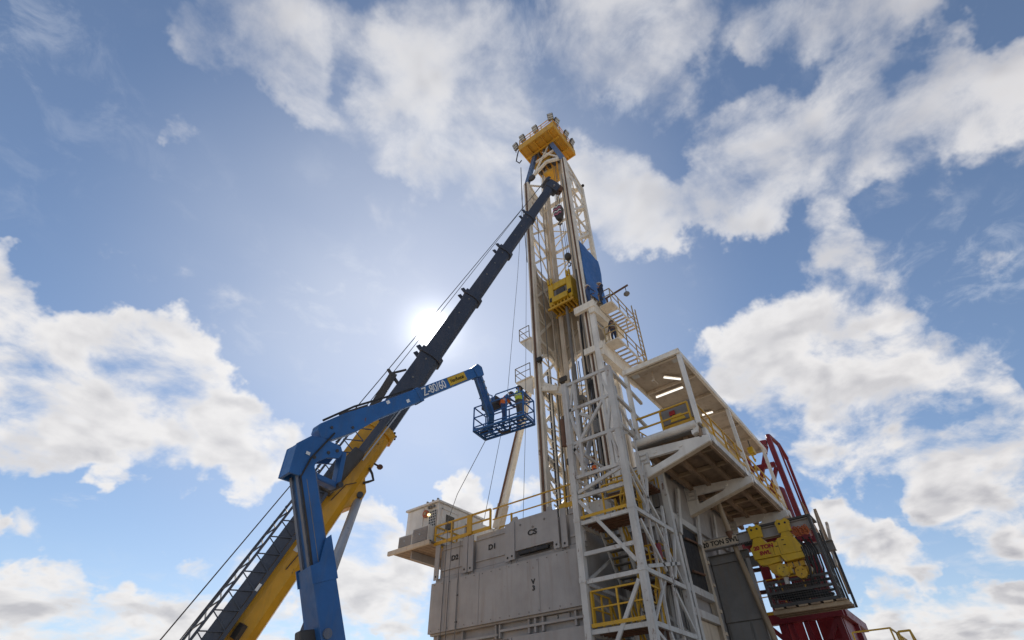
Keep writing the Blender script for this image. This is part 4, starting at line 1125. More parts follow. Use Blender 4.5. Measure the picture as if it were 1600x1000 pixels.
for k in range(7):
    y = 4.12 - k * .075
    h_ = MB().path([(24.72 + .05 * k, y, 8.75 - .1 * (k % 3)), (24.55 + .07 * k, y - .12, 8.2), (24.62 + .06 * k, y - .1 + .05 * (k % 2), 7.5), (24.9, y + .1 + .08 * (k % 3), 6.8)], .035, 6).build('hydraulic_hose', 'black', None, smooth=True)
    tag(h_, ('black hydraulic hose hanging closest to the yellow trolley body', 'second black hydraulic hose out from the yellow trolley body', 'third black hydraulic hose out from the yellow trolley body', 'middle one of the seven black hydraulic hoses beside the trolley', 'third black hydraulic hose in from the cage corner post', 'second black hydraulic hose in from the cage corner post', 'black hydraulic hose hanging closest to the cage corner post')[k], 'hose', 'hydraulic hoses beside the yellow trolley')
ch = thing('orange_chain', 'bunched rusty orange chain at the outer end of the monorail beam', 'chain', (24.7, 3.85, 9.0))
for k in range(14):
    a = k * 2.4
    p = V((24.62 + .05 * (k % 3), 3.82 + .22 * math.cos(a), 8.95 + .28 * math.sin(a * 1.3)))
    ring = [(p + V((.04 * math.sin(t * 2), .09 * math.cos(t), .13 * math.sin(t)))) for t in [i * math.pi / 4 for i in range(9)]]
    MB().path(ring, .026, 5).build('chain_link', 'orange', ch)
MB().box(24.75, 24.95, 4.1, 4.3, 8.95, 9.2).build('shackle', 'pink', ch)

# cage basket at the outer end
cg = thing('work_cage', 'dark steel mesh work cage hanging from the outer monorail beam end', 'cage', (26, 4.6, 6.4))
CX0, CX1, CY0, CY1 = 24.75, 25.65, 3.35, 5.9
for x, y, zt in ((CX0, CY0, 9.45), (CX1, CY0, 9.0), (CX1, CY1, 7.4), (CX0, CY1, 7.4)):
    MB().beam((x, y, 6.4), (x, y, zt), .1, .1).build('corner_post', 'dark', cg)
MB().beam((CX0 + .45, CY0, 6.5), (CX0 + .3, CY0, 9.4), .06).build('hanger_rod', 'dark', cg)
MB().beam((CX1, CY0, 6.6), (CX0 + .1, CY0, 9.4), .08).build('hanger_rod', 'dark', cg)
MB().beam((CX1 + .1, CY0 - .1, 6.4), (CX0 + .9, CY0 - .1, 9.1), .07).build('hanger_rod', 'dark', cg)
MB().box(CX0, 25.9, CY0 - .08, 6.0, 9.48, 9.56).build('top_beam', 'dark', cg)
MB().box(CX0 - .02, CX1, CY0, CY1, 6.34, 6.46).build('floor', 'dark', cg)
for z in (7.25, 6.85):
    for p, q in (((CX0, CY0), (CX0, CY1)), ((CX0, CY0), (CX1, CY0)), ((CX1, CY0), (CX1, CY1)), ((CX0, CY1), (CX1, CY1))):
        MB().beam((p[0], p[1], z), (q[0], q[1], z), .07, .09).build('rail', 'dark', cg)
mesh = MB()
for k in range(26):
    y = CY0 + .1 + k * (CY1 - CY0 - .2) / 25
    mesh.beam((CX0 + .01, y, 6.46), (CX0 + .01, y + .02, 7.22), .014)
for k in range(9):
    mesh.beam((CX0 + .012, CY0, 6.5 + k * .085), (CX0 + .012, CY1, 6.5 + k * .085), .014)
for k in range(24):
    x = CX0 + .1 + k * (CX1 - CX0 - .2) / 23
    mesh.beam((x, CY0, 6.46), (x, CY0, 7.22), .014)
mesh.build('wire_mesh', 'dark', cg, kind='stuff')
hz_ = MB()
for k in range(6):
    c0 = V((25.2 + .03 * (k % 3), 4.3 + .18 * k % 1.0, 6.52 + .06 * k))
    hz_.path([c0 + V((.34 * math.cos(t), .7 * math.sin(t), .02 * t)) for t in [i * .52 for i in range(13)]], .05, 6)
hp = hz_.build('hose_coil', 'black', None, smooth=True)
tag(hp, 'coiled black hoses lying on the floor of the work cage', 'hose coil')
pal = thing('timber_pallet', 'rough pale timber pallet under the dark work cage', 'pallet', (26, 4.6, 6.1))
for k in range(6):
    y = 3.15 + k * .46
    MB().beam((24.66, y + .2, 6.295), (25.75, y + .2, 6.295), .34, .06).build('board', 'pale' if k % 2 else 'wood', pal)
for x in (24.8, 25.2, 25.6):
    MB().beam((x, 3.12, 6.19), (x, 5.95, 6.19), .12, .14).build('bearer', 'pale' if x < 25 else 'wood', pal)
rk = thing('pipe_brace_rack', 'weathered tan poles leaning behind the work cage against the red frame', 'poles', (28.5, 3.6, 6.4))
MB().beam((28.6, 3.7, 8.3), (30.2, 3.7, 11.3), .10, .12).build('pole', 'pipe', rk)
MB().beam((27.6, 3.3, 6.5), (29.6, 3.5, 9.6), .10, .12).build('pole', 'dark', rk)
MB().beam((29.8, 3.7, 8.6), (32.0, 3.6, 11.2), .12, .14).build('pole', 'cream2', rk)
MB().beam((32.9, 4.0, 8), (32.9, 4.0, 12.3), .14, .14).build('pole', 'pipe', rk)

# ------------------------------------------------------------------ red frame structure
rd = thing('red_steel_tower', 'dark red steel frame tower rising beyond the covered platform', 'steel frame', (32.5, 6.5, 0))
def rb(p, q, w=.24, h=.26, nm='member'):
    return MB().beam(p, q, w, h).build(nm, 'red', rd)
rb((31.6, 4.72, 0), (31.6, 4.72, 16.4), .27, .27, 'leg')
MB().path([(31.6, 4.72, 16.3), (31.62, 4.72, 16.62), (31.9, 4.7, 16.72), (33.2, 4.55, 16.6), (33.95, 4.5, 15.9)], .12, 10).build('top_rail', 'red', rd, smooth=True)
rb((33.95, 4.5, 16.0), (33.2, 4.5, 7), .15, .17, 'leg')
rb((32.6, 4.5, 16.4), (32.55, 4.5, 7), .09, .09, 'leg')
rb((31.6, 8.1, 0), (31.6, 8.1, 11), .3, .34, 'leg')
rb((31.6, 7.3, 0), (31.6, 7.3, 10.5), .34, .3, 'leg')
rb((34.4, 4.5, 0), (34.4, 4.5, 7.1), .3, .3, 'leg')
rb((31.6, 4.9, 16.2), (31.6, 6.3, 16.4), .26, .28)
rb((31.6, 4.9, 14.8), (31.6, 6.4, 14.9))
rb((31.6, 6.3, 16.4), (31.6, 6.3, 11.6))
rb((31.6, 5.0, 16.0), (31.6, 6.2, 13.6), .18, .2)
rb((31.6, 4.9, 14.6), (31.6, 6.2, 12.4), .18, .2)
rb((31.5, 4.4, 7.08), (31.5, 8.3, 7.08), .4, .42)
rb((31.5, 4.5, 10.7), (31.5, 8.3, 10.7), .3, .5)
rb((31.7, 4.5, 7.08), (37, 4.5, 7.08), .36, .4)
rb((31.7, 4.5, 10.5), (34.4, 4.5, 10.5), .3, .3)
for a, c in (((8.0, 6.9), (5.9, 4.5)), ((4.8, 6.8), (6.6, 4.4)), ((6.9, 6.9), (6.6, 3.5)), ((6.2, 6.9), (5.8, 3.5)), ((8.0, 5.9), (4.8, 5.9)), ((8.0, 4.6), (4.8, 4.6))):
    rb((31.55, a[0], a[1]), (31.55, c[0], c[1]), .16, .2)
for z in (9.8, 8.9, 8.0):
    rb((31.75, 5.2, z), (31.75, 7.2, z), .12, .14)
for y0, y1, x in ((5.0, 5.62, 32.4), (5.66, 6.5, 32.9), (6.56, 7.15, 32.6), (7.5, 8.0, 33.4)):
    MB().box(x, x + .12, y0, y1, 7.3, 10.6).build('inner_plate', 'red', rd)
for y0, y1 in ((4.9, 6.1), (6.15, 6.75), (6.8, 8.0)):
    MB().box(33.7, 33.8, y0, y1, 1.0, 8.6).build('inner_plate', 'red', rd)
for z in (8.4, 9.5):
    MB().beam((31.9, 5.0, z), (31.9, 8.0, z + .1), .14, .18).build('member', 'dark', rd)
MB().box(31.75, 36.9, 4.55, 4.62, 1.0, 6.85).build('side_sheet', 'red', rd)
railing(rd, [(31.4, 7.9, 7.3), (31.4, 5.6, 7.3)], 1.6, gap=1.2, toe=True)
railing(rd, [(32.2, 4.4, 11.6), (34.6, 4.4, 9.9)], 1.0, 'pale', .8, toe=False, r=.025)
MB().box(31.75, 34.3, 4.6, 8.0, 11.3, 11.45).build('upper_deck', 'red', rd)
tk = thing('red_tank', 'rounded red tank standing behind the far rail of the covered platform', 'tank', (32.2, 5.7, 11.45))
MB().tube((32.5, 5.65, 11.46), (32.5, 5.65, 13.6), .62, 20).build('shell', 'red', tk, smooth=True)
MB().ball((32.5, 5.65, 13.6), .62, 20, (1, 1, .45), True).build('dome', 'red', tk, smooth=True)
MB().tube((32.5, 5.65, 13.8), (32.5, 5.65, 14.1), .08).build('vent', 'dark', tk)

# handrails in the lower right corner
cw = thing('site_catwalk', 'raised steel catwalk with thin yellow handrails at the lower right', 'catwalk', (22, 2, 0))
MB().box(20.3, 23.5, 1.4, 2.9, 3.4, 3.55).build('deck', 'greyd', cw)
for x, y in ((20.4, 1.5), (20.4, 2.8), (23.4, 1.5), (23.4, 2.8)):
    MB().box(x - .08, x + .08, y - .08, y + .08, 0, 3.4).build('leg', 'greyd', cw)
railing(cw, [(20.5, 2.85, 3.55), (20.5, 1.83, 3.55), (23.4, 1.75, 3.55)], 1.06, 'yellow', 1.1, toe=False, r=.02)
railing(cw, [(20.4, 1.66, 3.5), (20.4, 1.36, 3.5), (22.8, 1.3, 2.2)], .98, 'yellow', 1.2, toe=False, r=.025)

# ------------------------------------------------------------------ mobile crane
crn = thing('mobile_crane', 'large telescopic mobile crane with yellow base boom and dark upper sections', 'crane', (7.85, 18.34, 0))
A0 = V((9.37, 17.50, 6.18)); TIP = V((20.28, 11.43, 36.0))
BD = (TIP - A0).normalized()
LAT = BD.cross(V((0, 0, 1))).normalized()
if LAT.dot(CAM - A0) < 0: LAT = -LAT
UPB = LAT.cross(BD).normalized()
if UPB.z < 0: UPB = -UPB
def bp_(t, l=0, u=0): return A0 + BD * t + LAT * l + UPB * u
def boomsec(t0, t1, h, m, nm, parent=None):
    w = h * .78
    pts = [(-w / 2, h * .46), (w / 2, h * .46), (w / 2, -h * .05), (w * .40, -h * .32), (w * .2, -h * .48), (-w * .2, -h * .48), (-w * .40, -h * .32), (-w / 2, -h * .05)]
    return MB().prof(bp_(t0), bp_(t1), pts, UPB).build(nm, m, parent or crn, smooth=False, bevel=.02)
T = [-4.6, 6.9, 11.7, 16.85, 22.1, 27.1, 32.0]
Hs = [1.34, 1.12, 1.0, .90, .80, .70]
for i in range(6):
    s_ = boomsec(T[i], T[i + 1] - .0, Hs[i], 'crane_y' if i == 0 else 'crane_d', 'boom_section')
    if i < 5:
        h = Hs[i] + .14
        w = h * .8
        pts = [(-w / 2, h * .47), (w / 2, h * .47), (w / 2, -h * .05), (w * .40, -h * .34), (w * .2, -h * .5), (-w * .2, -h * .5), (-w * .40, -h * .34), (-w / 2, -h * .05)]
        c = MB().prof(bp_(T[i + 1] - .32), bp_(T[i + 1] + .03), pts, UPB).build('boom_collar', 'crane_y' if i == 0 else 'crane_d', s_, bevel=.02)
        for l in (-.28, .28):
            MB().beam(bp_(T[i + 1] - .15, l, h * .45), bp_(T[i + 1] - .02, l, h * .45 + .26), .06, .22).build('rope_guide', 'crane_d', c)
        if i == 0:
            for k in range(10):
                a = math.pi * (.95 + 1.1 * k / 9)
                MB().ball(bp_(T[1] + .05, w * .5 * math.cos(a) * .98, -.02 + h * .5 * math.sin(a)), .06, 6).build('clamp', 'dark', c)
MB().tube(bp_(6.0, .57, -.35), bp_(6.02, .6, -.35), .03).build('pin', 'dark', crn)
for t, u in ((1.2, -.1), (5.6, .1), (2.4, .25)):
    MB().beam(bp_(t, .53, u), bp_(t + .4, .53, u), .006, .16, UPB).build('label_plate', 'inkw' if t < 2 else 'dark', crn)
for i in range(5):
    for k in range(3):
        t = T[i + 1] - .6 - k * 1.3
        MB().tube(bp_(t, Hs[i] * .39 - .005, .1), bp_(t, Hs[i] * .39 + .012, .1), .05, 8).build('lock_pin', 'dark' if i == 0 else 'greyd', crn)
# boom head
hd = MB().plate([(-.4, -.55), (.55, -.6), (.85, -.25), (.8, .35), (.3, .55), (-.4, .42)], TIP, BD, UPB, .62).build('boom_head', 'crane_d', crn, bevel=.03)
MB().plate([(.1, .5), (.75, .42), (.7, .62), (.15, .7)], TIP, BD, UPB, .9).build('head_guard', 'crane_d', hd)
MB().beam(bp_(32.3, -.45, -.15), bp_(32.3, .45, -.15), .12).build('head_axle', 'steel', hd)
for l in (-.2, 0, .2):
    MB().tube(bp_(32.75, l - .05, -.5), bp_(32.75, l + .05, -.5), .42, 18).build('head_sheave', 'rust', hd)
    MB().tube(bp_(32.7, l - .05, .42), bp_(32.7, l + .05, .42), .26, 16).build('head_sheave', 'dark', hd)
# luffing cylinder
ca = bp_(4.0, 0, -.86)
cm = V((9.13, 14.13, 4.70)); cbot = ca + (cm - ca) * 1.45
MB().tube(ca, cm, .16, 16).build('cylinder_rod', 'steel', crn, smooth=True)
MB().tube(cm, cbot, .24, 16).build('cylinder_barrel', 'crane_d', crn, smooth=True)
MB().plate([(-.9, 0), (.9, 0), (.25, -.5), (-.25, -.5)], bp_(4.0, 0, -.5), BD, UPB, .5).build('cylinder_lug', 'crane_y', crn, bevel=.03)
MB().tube(bp_(4.0, -.36, -.86), bp_(4.0, .36, -.86), .12, 14).build('cylinder_pin', 'dark', crn)
lp = MB().tube(bp_(5.4, .2, -.6), bp_(5.4, .2, -.86), .04).build('lamp_stalk', 'dark', crn)
MB().ball(bp_(5.4, .2, -.9), .13, 10, (1, 1, .8)).build('work_lamp', 'rust', lp)
MB().path([bp_(5.1, .3, -.58), bp_(4.95, .3, -.8), bp_(4.75, .32, -.98), bp_(4.6, .3, -.85), bp_(4.45, .3, -.7)], .05, 6).build('chain_loop', 'dark', crn, smooth=True)
for k in range(2):
    MB().beam(bp_(-1.6 + k * .1, .60, -.12), bp_(-1.3 + k * .1, .68, -.12), .2, .2).build('stow_bracket', 'dark', crn)
for t, u, L in ((.6, -.2, 2.2), (3.2, -.1, 1.5)):
    MB().path([bp_(t, .56, u), bp_(t + L * .5, .565, u - .12), bp_(t + L * .7, .50, u - .4)], .018, 5).build('cable', 'dark', crn)
# stowed lattice jib on the camera side of the boom
jl = .78
jib = MB().beam(bp_(-4, jl, .42), bp_(4.6, jl, .42), .26, .40, UPB).build('jib_beam', 'crane_d', crn)
MB().beam(bp_(-4, jl + .18, .13), bp_(4.7, jl + .18, .13), .1, .12, UPB).build('jib_chord', 'crane_d', jib)
MB().beam(bp_(-4, jl + .1, .86), bp_(6.6, jl + .1, .80), .075, .075, UPB).build('jib_chord', 'crane_d', jib)
MB().beam(bp_(-4, jl - .45, 1.12), bp_(6.6, jl - .35, 1.02), .075, .075, UPB).build('jib_chord', 'crane_d', jib)
n = 17
for k in range(n):
    t0 = -4 + k * 10.2 / n; t1 = t0 + 10.2 / n
    MB().beam(bp_(t0, jl + .19, .16), bp_((t0 + t1) / 2, jl + .1, .86), .035, .035).build('jib_lacing', 'crane_d', jib)
    MB().beam(bp_((t0 + t1) / 2, jl + .1, .86), bp_(t1, jl + .19, .16), .035, .035).build('jib_lacing', 'crane_d', jib)
    MB().beam(bp_(t0, jl + .1, .86), bp_((t0 + t1) / 2, jl - .43, 1.11), .035, .035).build('jib_lacing', 'crane_d', jib)
    MB().beam(bp_((t0 + t1) / 2, jl - .43, 1.11), bp_(t1, jl + .1, .86), .035, .035).build('jib_lacing', 'crane_d', jib)
MB().beam(bp_(3.2, jl + .1, .25), bp_(5.2, jl + .1, .05), .42, .5, UPB).build('jib_foot', 'dark', jib, bevel=.08)
MB().beam(bp_(5.1, jl + .1, .0), bp_(8.1, jl + .15, -.12), .30, .32, UPB).build('jib_ram', 'crane_d', jib, bevel=.08)
MB().beam(bp_(4.9, jl + .2, -.25), bp_(8.0, jl + .22, -.38), .05, .05, UPB).build('jib_rod', 'steel', jib)
MB().beam(bp_(7.2, .1, .75), bp_(9.6, .1, .95), .26, .34, UPB).build('winch_guide', 'dark', crn)
MB().beam(bp_(9.3, .1, .5), bp_(9.7, .1, 1.3), .1, .12, UPB).build('winch_guide', 'dark', crn)
MB().beam(bp_(9.6, .1, 1.05), bp_(10.2, .1, .6), .08, .08, UPB).build('winch_guide', 'dark', crn)
for t in (-.4, ):
    MB().beam(bp_(t, jl + .245, .14), bp_(t + .22, jl + .245, .14), .012, .09, UPB).build('label_plate', 'inkw', jib)
# carrier below the picture
MB().box(5.0, 9.5, 16.8, 20.2, 1.6, 2.9).build('superstructure', 'crane_y', crn, bevel=.08)
MB().box(3.5, 9.0, 20.2, 21.6, 1.6, 3.4).build('counterweight', 'crane_d', crn, bevel=.05)
MB().box(2.5, 13.5, 17.2, 20.0, .75, 1.5).build('carrier', 'crane_y', crn, bevel=.06)
for x in (3.6, 5.4, 9.6, 11.2, 12.8):
    for y in (17.35, 19.85):
        w_ = MB().tube((x, y - .25, .68), (x, y + .25, .68), .68, 20).build('wheel', 'black', crn, smooth=True)
# ropes and hook block
for i, (l, u0, u1) in enumerate(((-.12, 1.35, .75), (.18, 1.1, .62))):
    t = MB().path([bp_(-8.5, l, 1.9 if i == 0 else 1.3), bp_(9.6, l, 1.32 if i == 0 else 1.0), bp_(32.7, l, .70)], .022 if i == 0 else .018, 5).build('hoist_rope', 'rope')
    tag(t, ('thin hoist rope running above the crane boom up to its head', 'lower hoist rope lying close above the dark boom sections')[i], 'rope')
hb = thing('hook_block', 'crane hook block with red and white chevrons hanging before the mast', 'hook block', (20.4, 11.1, 31.5))
HX, HY = 20.55, 11.12
MB().plate([(-.38, .35), (-.3, .75), (0, .88), (.3, .75), (.38, .35), (.34, -.2), (.16, -.85), (-.16, -.85), (-.34, -.2)], (HX, HY, 32.75), LX, LZ, .42).build('cheek', 'dark', hb, bevel=.05)
for k in range(4):
    z = 33.32 - k * .3
    MB().plate([(-.34, -.1), (-.17, .06), (0, -.1), (.17, .06), (.34, -.1), (.34, .03), (.17, .19), (0, .03), (-.17, .19), (-.34, .03)], (HX - .235, HY, z), LX, LZ, .02).build('chevron', 'inkw' if k % 2 == 0 else 'pink', hb)
MB().path([(HX, HY, 31.95), (HX, HY, 31.7), (HX, HY + .14, 31.5), (HX, HY, 31.32), (HX, HY - .16, 31.42)], .06).build('hook', 'dark', hb, smooth=True)
for l in (-.18, -.06, .06, .18):
    MB().tube((HX, HY + l, 33.5), (20.6, HY + l * .9, 35.9), .02, 5).build('rope_fall', 'rope', hb)

# tag lines and hanging wires
WIRES = [
    ([(20.9, 14.45, 40), (20.2, 14.9, 28), (19.4, 15.4, 17), (18.4, 16.0, 10.6)], .014, 'thin guy wire sweeping from the upper left mast leg to the wall top'),
    ([(20.95, 14.3, 36), (20.6, 14.6, 24), (20.5, 14.9, 16), (20.4, 15.2, 10.6)], .013, 'thin wire hanging nearly straight along the left of the mast'),
    ([(20.8, 14.55, 42.8), (20.8, 14.6, 38), (20.95, 14.5, 30)], .035, 'dark cable hanging down the left side of the mast head'),
    ([(17.45, 17.45, 10.5), (17.38, 17.42, 7), (17.38, 17.4, 2)], .015, 'thin dark line hanging over the D2 panel, left of its twin'),
    ([(17.45, 17.15, 10.5), (17.38, 17.1, 7), (17.38, 17.1, 2)], .015, 'thin dark line hanging over the D2 panel, right of its twin'),
    ([(13.0, 11.3, 10.95), (14.6, 14.2, 10.1), (17.3, 17.6, 9.9)], .013, 'thin line sagging from the man basket to the wall corner'),
]
for pts, r, lb in WIRES:
    tag(MB().path(pts, r, 5).build('wire', 'rope'), lb, 'wire')

# ------------------------------------------------------------------ boom lift
bl = thing('boom_lift', 'blue articulated boom lift lettered Z-80/60 with its man basket raised', 'boom lift', (7.1, 9.7, 0))
PB = V((6.64, 9.71, 3.56)); PT = V((5.374, 10.158, 6.953))
UD = (PT - PB).normalized()
RT = V((5.591, 10.067, 7.574)); BT = V((10.58, 9.689, 11.958))
BDv = (BT - RT).normalized()
SN = BDv.cross(V((0, 0, 1))).normalized()
if SN.dot(CAM - RT) < 0: SN = -SN
UN = SN.cross(BDv)
if UN.z < 0: UN = -UN
USN = SN
UUN = UD.cross(SN).normalized()             # in-plane normal of the upright
def up_(t, l=0, u=0): return PB + UD * t + USN * l + UUN * u
Lu = (PT - PB).length
MB().beam(up_(-.6), up_(Lu + .05), .36, .42, USN).build('riser', 'lift', bl, bevel=.02)
MB().beam(up_(-.8, .0, 0), up_(1.32, .0, 0), .50, .54, USN).build('riser_sleeve', 'lift', bl, bevel=.015)
for s in (1, -1):
    MB().plate([(-.275, 1.0), (.275, 1.0), (.275, 1.86), (.14, 1.8), (-.06, 1.38), (-.275, 1.33)], up_(0, s * .266), UUN, UD, .03).build('sleeve_plate', 'lift', bl)
for l in (-.13, .13):
    MB().beam(up_(1.0, l, -.222), up_(Lu - .42, l, -.222), .09, .02, UUN).build('wear_strip', 'liftw', bl)
for u in (-.16, .17):
    MB().beam(up_(1.0, .19, u), up_(Lu - .42, .19, u), .015, .06, UUN).build('wear_strip', 'liftw', bl)
MB().beam(up_(1.2, .196, -.06), up_(Lu - .55, .196, -.06), .03, .03).build('cable_track', 'greyd', bl)
MB().tube(up_(.1, .25, -.12), up_(.1, .31, -.12), .09, 14).build('pivot_pin', 'liftw', bl)
MB().beam(up_(-.1, 0, -.42), up_(.25, 0, -.36), .36, .2, USN).build('lower_link', 'dark', bl, bevel=.03)
# knuckle plates joining the riser to the upper boom
hx = V((BDv.x, BDv.y, 0)).normalized()
for s in (.205, -.205):
    out = [(-.27, -.62), (.24, -.62), (.27, -.22), (.5, -.02), (.78, .06), (.86, .22), (.78, .36), (.3, .40), (.0, .34), (-.27, .06)]
    MB().plate(out, PT + SN * s + V((0, 0, .12)), hx, V((0, 0, 1)), .06).build('knuckle_plate', 'lift', bl, bevel=.01)
MB().plate([(-.262, -.62), (-.262, .05), (.0, .33), (.3, .39), (.3, .32), (.04, .26), (-.2, .02), (-.2, -.62)], PT + V((0, 0, .12)), hx, V((0, 0, 1)), .35).build('knuckle_cover', 'lift', bl)
MB().box(PT.x - .04, PT.x + .06, PT.y - .25, PT.y - .245, PT.z + .0, PT.z + .07).build('small_decal', 'inkw', bl)
for dx, dz in ((.70, .34), (.2, 0), (.5, .22)):
    p = PT + hx * dx + V((0, 0, dz))
    MB().tube(p - SN * .25, p + SN * .25, .04, 12).build('pivot_pin', 'dark', bl)
# levelling link below the knuckle
MB().beam(PT + hx * .2 + V((0, 0, -.30)), PT + hx * 1.02 + V((0, 0, -.38)), .26, .13).build('link_arm', 'lift', bl, bevel=.03)
MB().beam(PT + hx * .98 + V((0, 0, -.42)), PT + hx * .96 + V((0, 0, .45)), .26, .13, hx).build('link_arm', 'lift', bl, bevel=.03)
MB().tube(PT + hx * .99 + V((0, 0, -.38)) - SN * .22, PT + hx * .99 + V((0, 0, -.38)) + SN * .22, .07, 12).build('pivot_pin', 'dark', bl)
LB = (BT - RT).length
def bb(t, l=0, u=0): return RT + BDv * t + SN * l + UN * u
MB().beam(bb(.0), bb(3.45), .28, .40, UN).build('upper_boom', 'lift', bl, bevel=.03)
MB().plate([(-.06, -.12), (-.06, .1), (.06, .22), (.8, .25), (1.7, .205), (1.7, -.205), (.95, -.28), (.2, -.24)], bb(0), BDv, UN, .31).build('boom_root', 'lift', bl, bevel=.02)
MB().beam(bb(3.42), bb(3.56), .32, .44, UN).build('boom_collar', 'lift', bl, bevel=.02)
fly = MB().beam(bb(3.3, 0, .02), bb(LB, 0, .02), .24, .34, UN).build('fly_boom', 'lift', bl, bevel=.02)
MB().beam(bb(.7, .1, .27), bb(1.6, .1, .24), .05, .05, UN).build('hose_guide', 'dark', bl)
for t, u in ((.3, .03), (.85, -.16)):
    MB().tube(bb(t, -.18, u), bb(t, .18, u), .035, 12).build('pivot_pin', 'dark', bl)
text('lettering', 'Z-80/60', .36, bb(4.2, .127, .015), BDv, UN, 'inkw', fly, sx=.95, bold=.003)
sg = MB().beam(bb(4.92, .127, .03), bb(5.84, .127, .03), .012, .28, UN).build('sign_plate', 'yellow2', fly)
text('lettering', 'HercRentals', .17, bb(5.38, .139, .03), BDv, UN, 'ink', sg, sx=.86)
MB().plate([(-.25, -.18), (.12, -.2), (.22, .1), (.08, .26), (-.25, .2)], bb(LB), BDv, UN, .32).build('boom_nose', 'lift', bl, bevel=.03)
MB().path([bb(.2, .12, .27), bb(1.2, .1, .33), bb(2.4, .1, .27), bb(3.4, .08, .25)], .03, 6).build('hydraulic_hose', 'black', bl, smooth=True)
MB().path([up_(.6, .2, -.2), up_(2.2, .215, -.19), up_(Lu - .5, .21, -.19), PT + hx * .1 - V((0, .26, .05)), bb(.3, .18, -.12)], .022, 6).build('hydraulic_hose', 'black', bl, smooth=True)
for t, u in ((2.2, .12), (2.9, -.05), (1.3, -.1)):
    MB().beam(bb(t, .142, u), bb(t + .12, .142, u), .004, .09, UN).build('decal', 'inkw', bl)
MB().beam(up_(.55, .252, .05), up_(.75, .252, .05), .004, .14, UUN).build('decal', 'yellow2', bl)
for t in (.2, .7, 1.25):
    for u in (-.2, .2):
        MB().tube(up_(t, .25, u), up_(t, .268, u), .022, 8).build('bolt', 'liftw', bl)
# jib and basket
J0 = bb(LB + .05, 0, .0); J1 = V((12.30, 10.45, 11.42))
JD = (J1 - J0).normalized()
MB().beam(J0, J1, .16, .2, SN).build('jib_arm', 'lift', bl, bevel=.02)
MB().beam(J0 + V((-.12, .0, -.28)), J1 + V((-.2, .0, -.2)), .09, .1, SN).build('jib_link', 'lift', bl)
for t in (.25, .4, .55, .7):
    MB().ball(lerp(J0, J1, t) + SN * .12, .05, 6).build('jib_bolt', 'steel', bl)
BC = V((12.91, 10.37, 11.07)); az = R(97); KB = .9
bx_ = V((math.cos(az), math.sin(az), 0)); by_ = V((bx_.y, -bx_.x, 0))
def bk(l, w, z): return BC + (bx_ * l + by_ * w + V((0, 0, z))) * KB
fl = MB()
for p, q in (((-1.2, -.45), (1.2, -.45)), ((-1.2, .45), (1.2, .45)), ((-1.2, -.45), (-1.2, .45)), ((1.2, -.45), (1.2, .45))):
    fl.beam(bk(p[0], p[1], 0), bk(q[0], q[1], 0), .07)
bsk = fl.build('basket', 'lift', bl)
for w_ in (-.25, 0, .25):
    MB().beam(bk(-1.2, w_, 0), bk(1.2, w_, 0), .05).build('floor_bar', 'lift', bsk)
for l in (-.6, 0, .6):
    MB().beam(bk(l, -.45, -.03), bk(l, .45, -.03), .05).build('floor_bar', 'lift', bsk)
gratem = MB()
for k in range(13):
    l = -1.15 + k * 2.3 / 12
    gratem.beam(bk(l, -.43, .03), bk(l, .43, .03), .016)
gratem.build('floor_grating', 'dark', bsk, kind='stuff')
for l, w_ in ((-1.2, -.45), (-1.2, .45), (1.2, -.45), (1.2, .45), (0, .45), (-.4, -.45), (.5, -.45)):
    MB().tube(bk(l, w_, 0), bk(l, w_, 1.1), .028).build('post', 'lift', bsk)
for z in (1.1, .6, .15):
    for p, q in (((-1.2, -.45), (1.2, -.45)), ((-1.2, .45), (1.2, .45)), ((-1.2, -.45), (-1.2, .45)), ((1.2, -.45), (1.2, .45))):
        if z == 1.1 and p == (-1.2, .45) and q == (1.2, .45): pass
        MB().tube(bk(p[0], p[1], z), bk(q[0], q[1], z), .026).build('rail', 'lift', bsk)
MB().tube(bk(-1.2, .45, 1.1), bk(-1.2, -.45, .6), .02).build('rail', 'lift', bsk)
MB().tube(bk(1.2, .45, .6), bk(1.2, -.45, .1), .02).build('rail', 'lift', bsk)
MB().path([bk(-1.0, -.45, 1.1), bk(-1.0, -.45, 1.32), bk(-.9, -.45, 1.4), bk(.1, -.45, 1.4), bk(.2, -.45, 1.3), bk(.2, -.45, 1.1)], .026).build('raised_rail', 'lift', bsk, smooth=True)
MB().path([bk(.3, -.45, 1.1), bk(.3, -.45, 1.4), bk(.42, -.45, 1.48), bk(.95, -.45, 1.48)], .026).build('raised_rail', 'lift', bsk, smooth=True)
MB().box(bk(.55, 0, 0).x - .25, bk(.55, 0, 0).x + .25, bk(.55, 0, 0).y - .38, bk(.55, 0, 0).y + .38, BC.z + .95, BC.z + 1.3).build('control_box', 'dark', bsk, bevel=.03)
MB().path([bk(.4, 0, .1), bk(.2, .2, -.1), bk(-.1, .3, -.05), bk(-.2, .2, .1)], .05).build('rotator', 'dark', bsk, smooth=True)
MB().beam(J1, bk(.5, -.2, .1), .2, .2).build('rotator_arm', 'lift', bl)
tb_ = thing('tool_bag', 'dark bundle of tools and hose at the left end of the basket floor', 'tool bag', tuple(bk(.9, 0, .05)))
for k in range(5):
    MB().ball(bk(.75 + .08 * k, .15 - .08 * (k % 3), .14), .13, 8, (1, 1.2, .8)).build('bundle', 'dark', tb_, smooth=True)
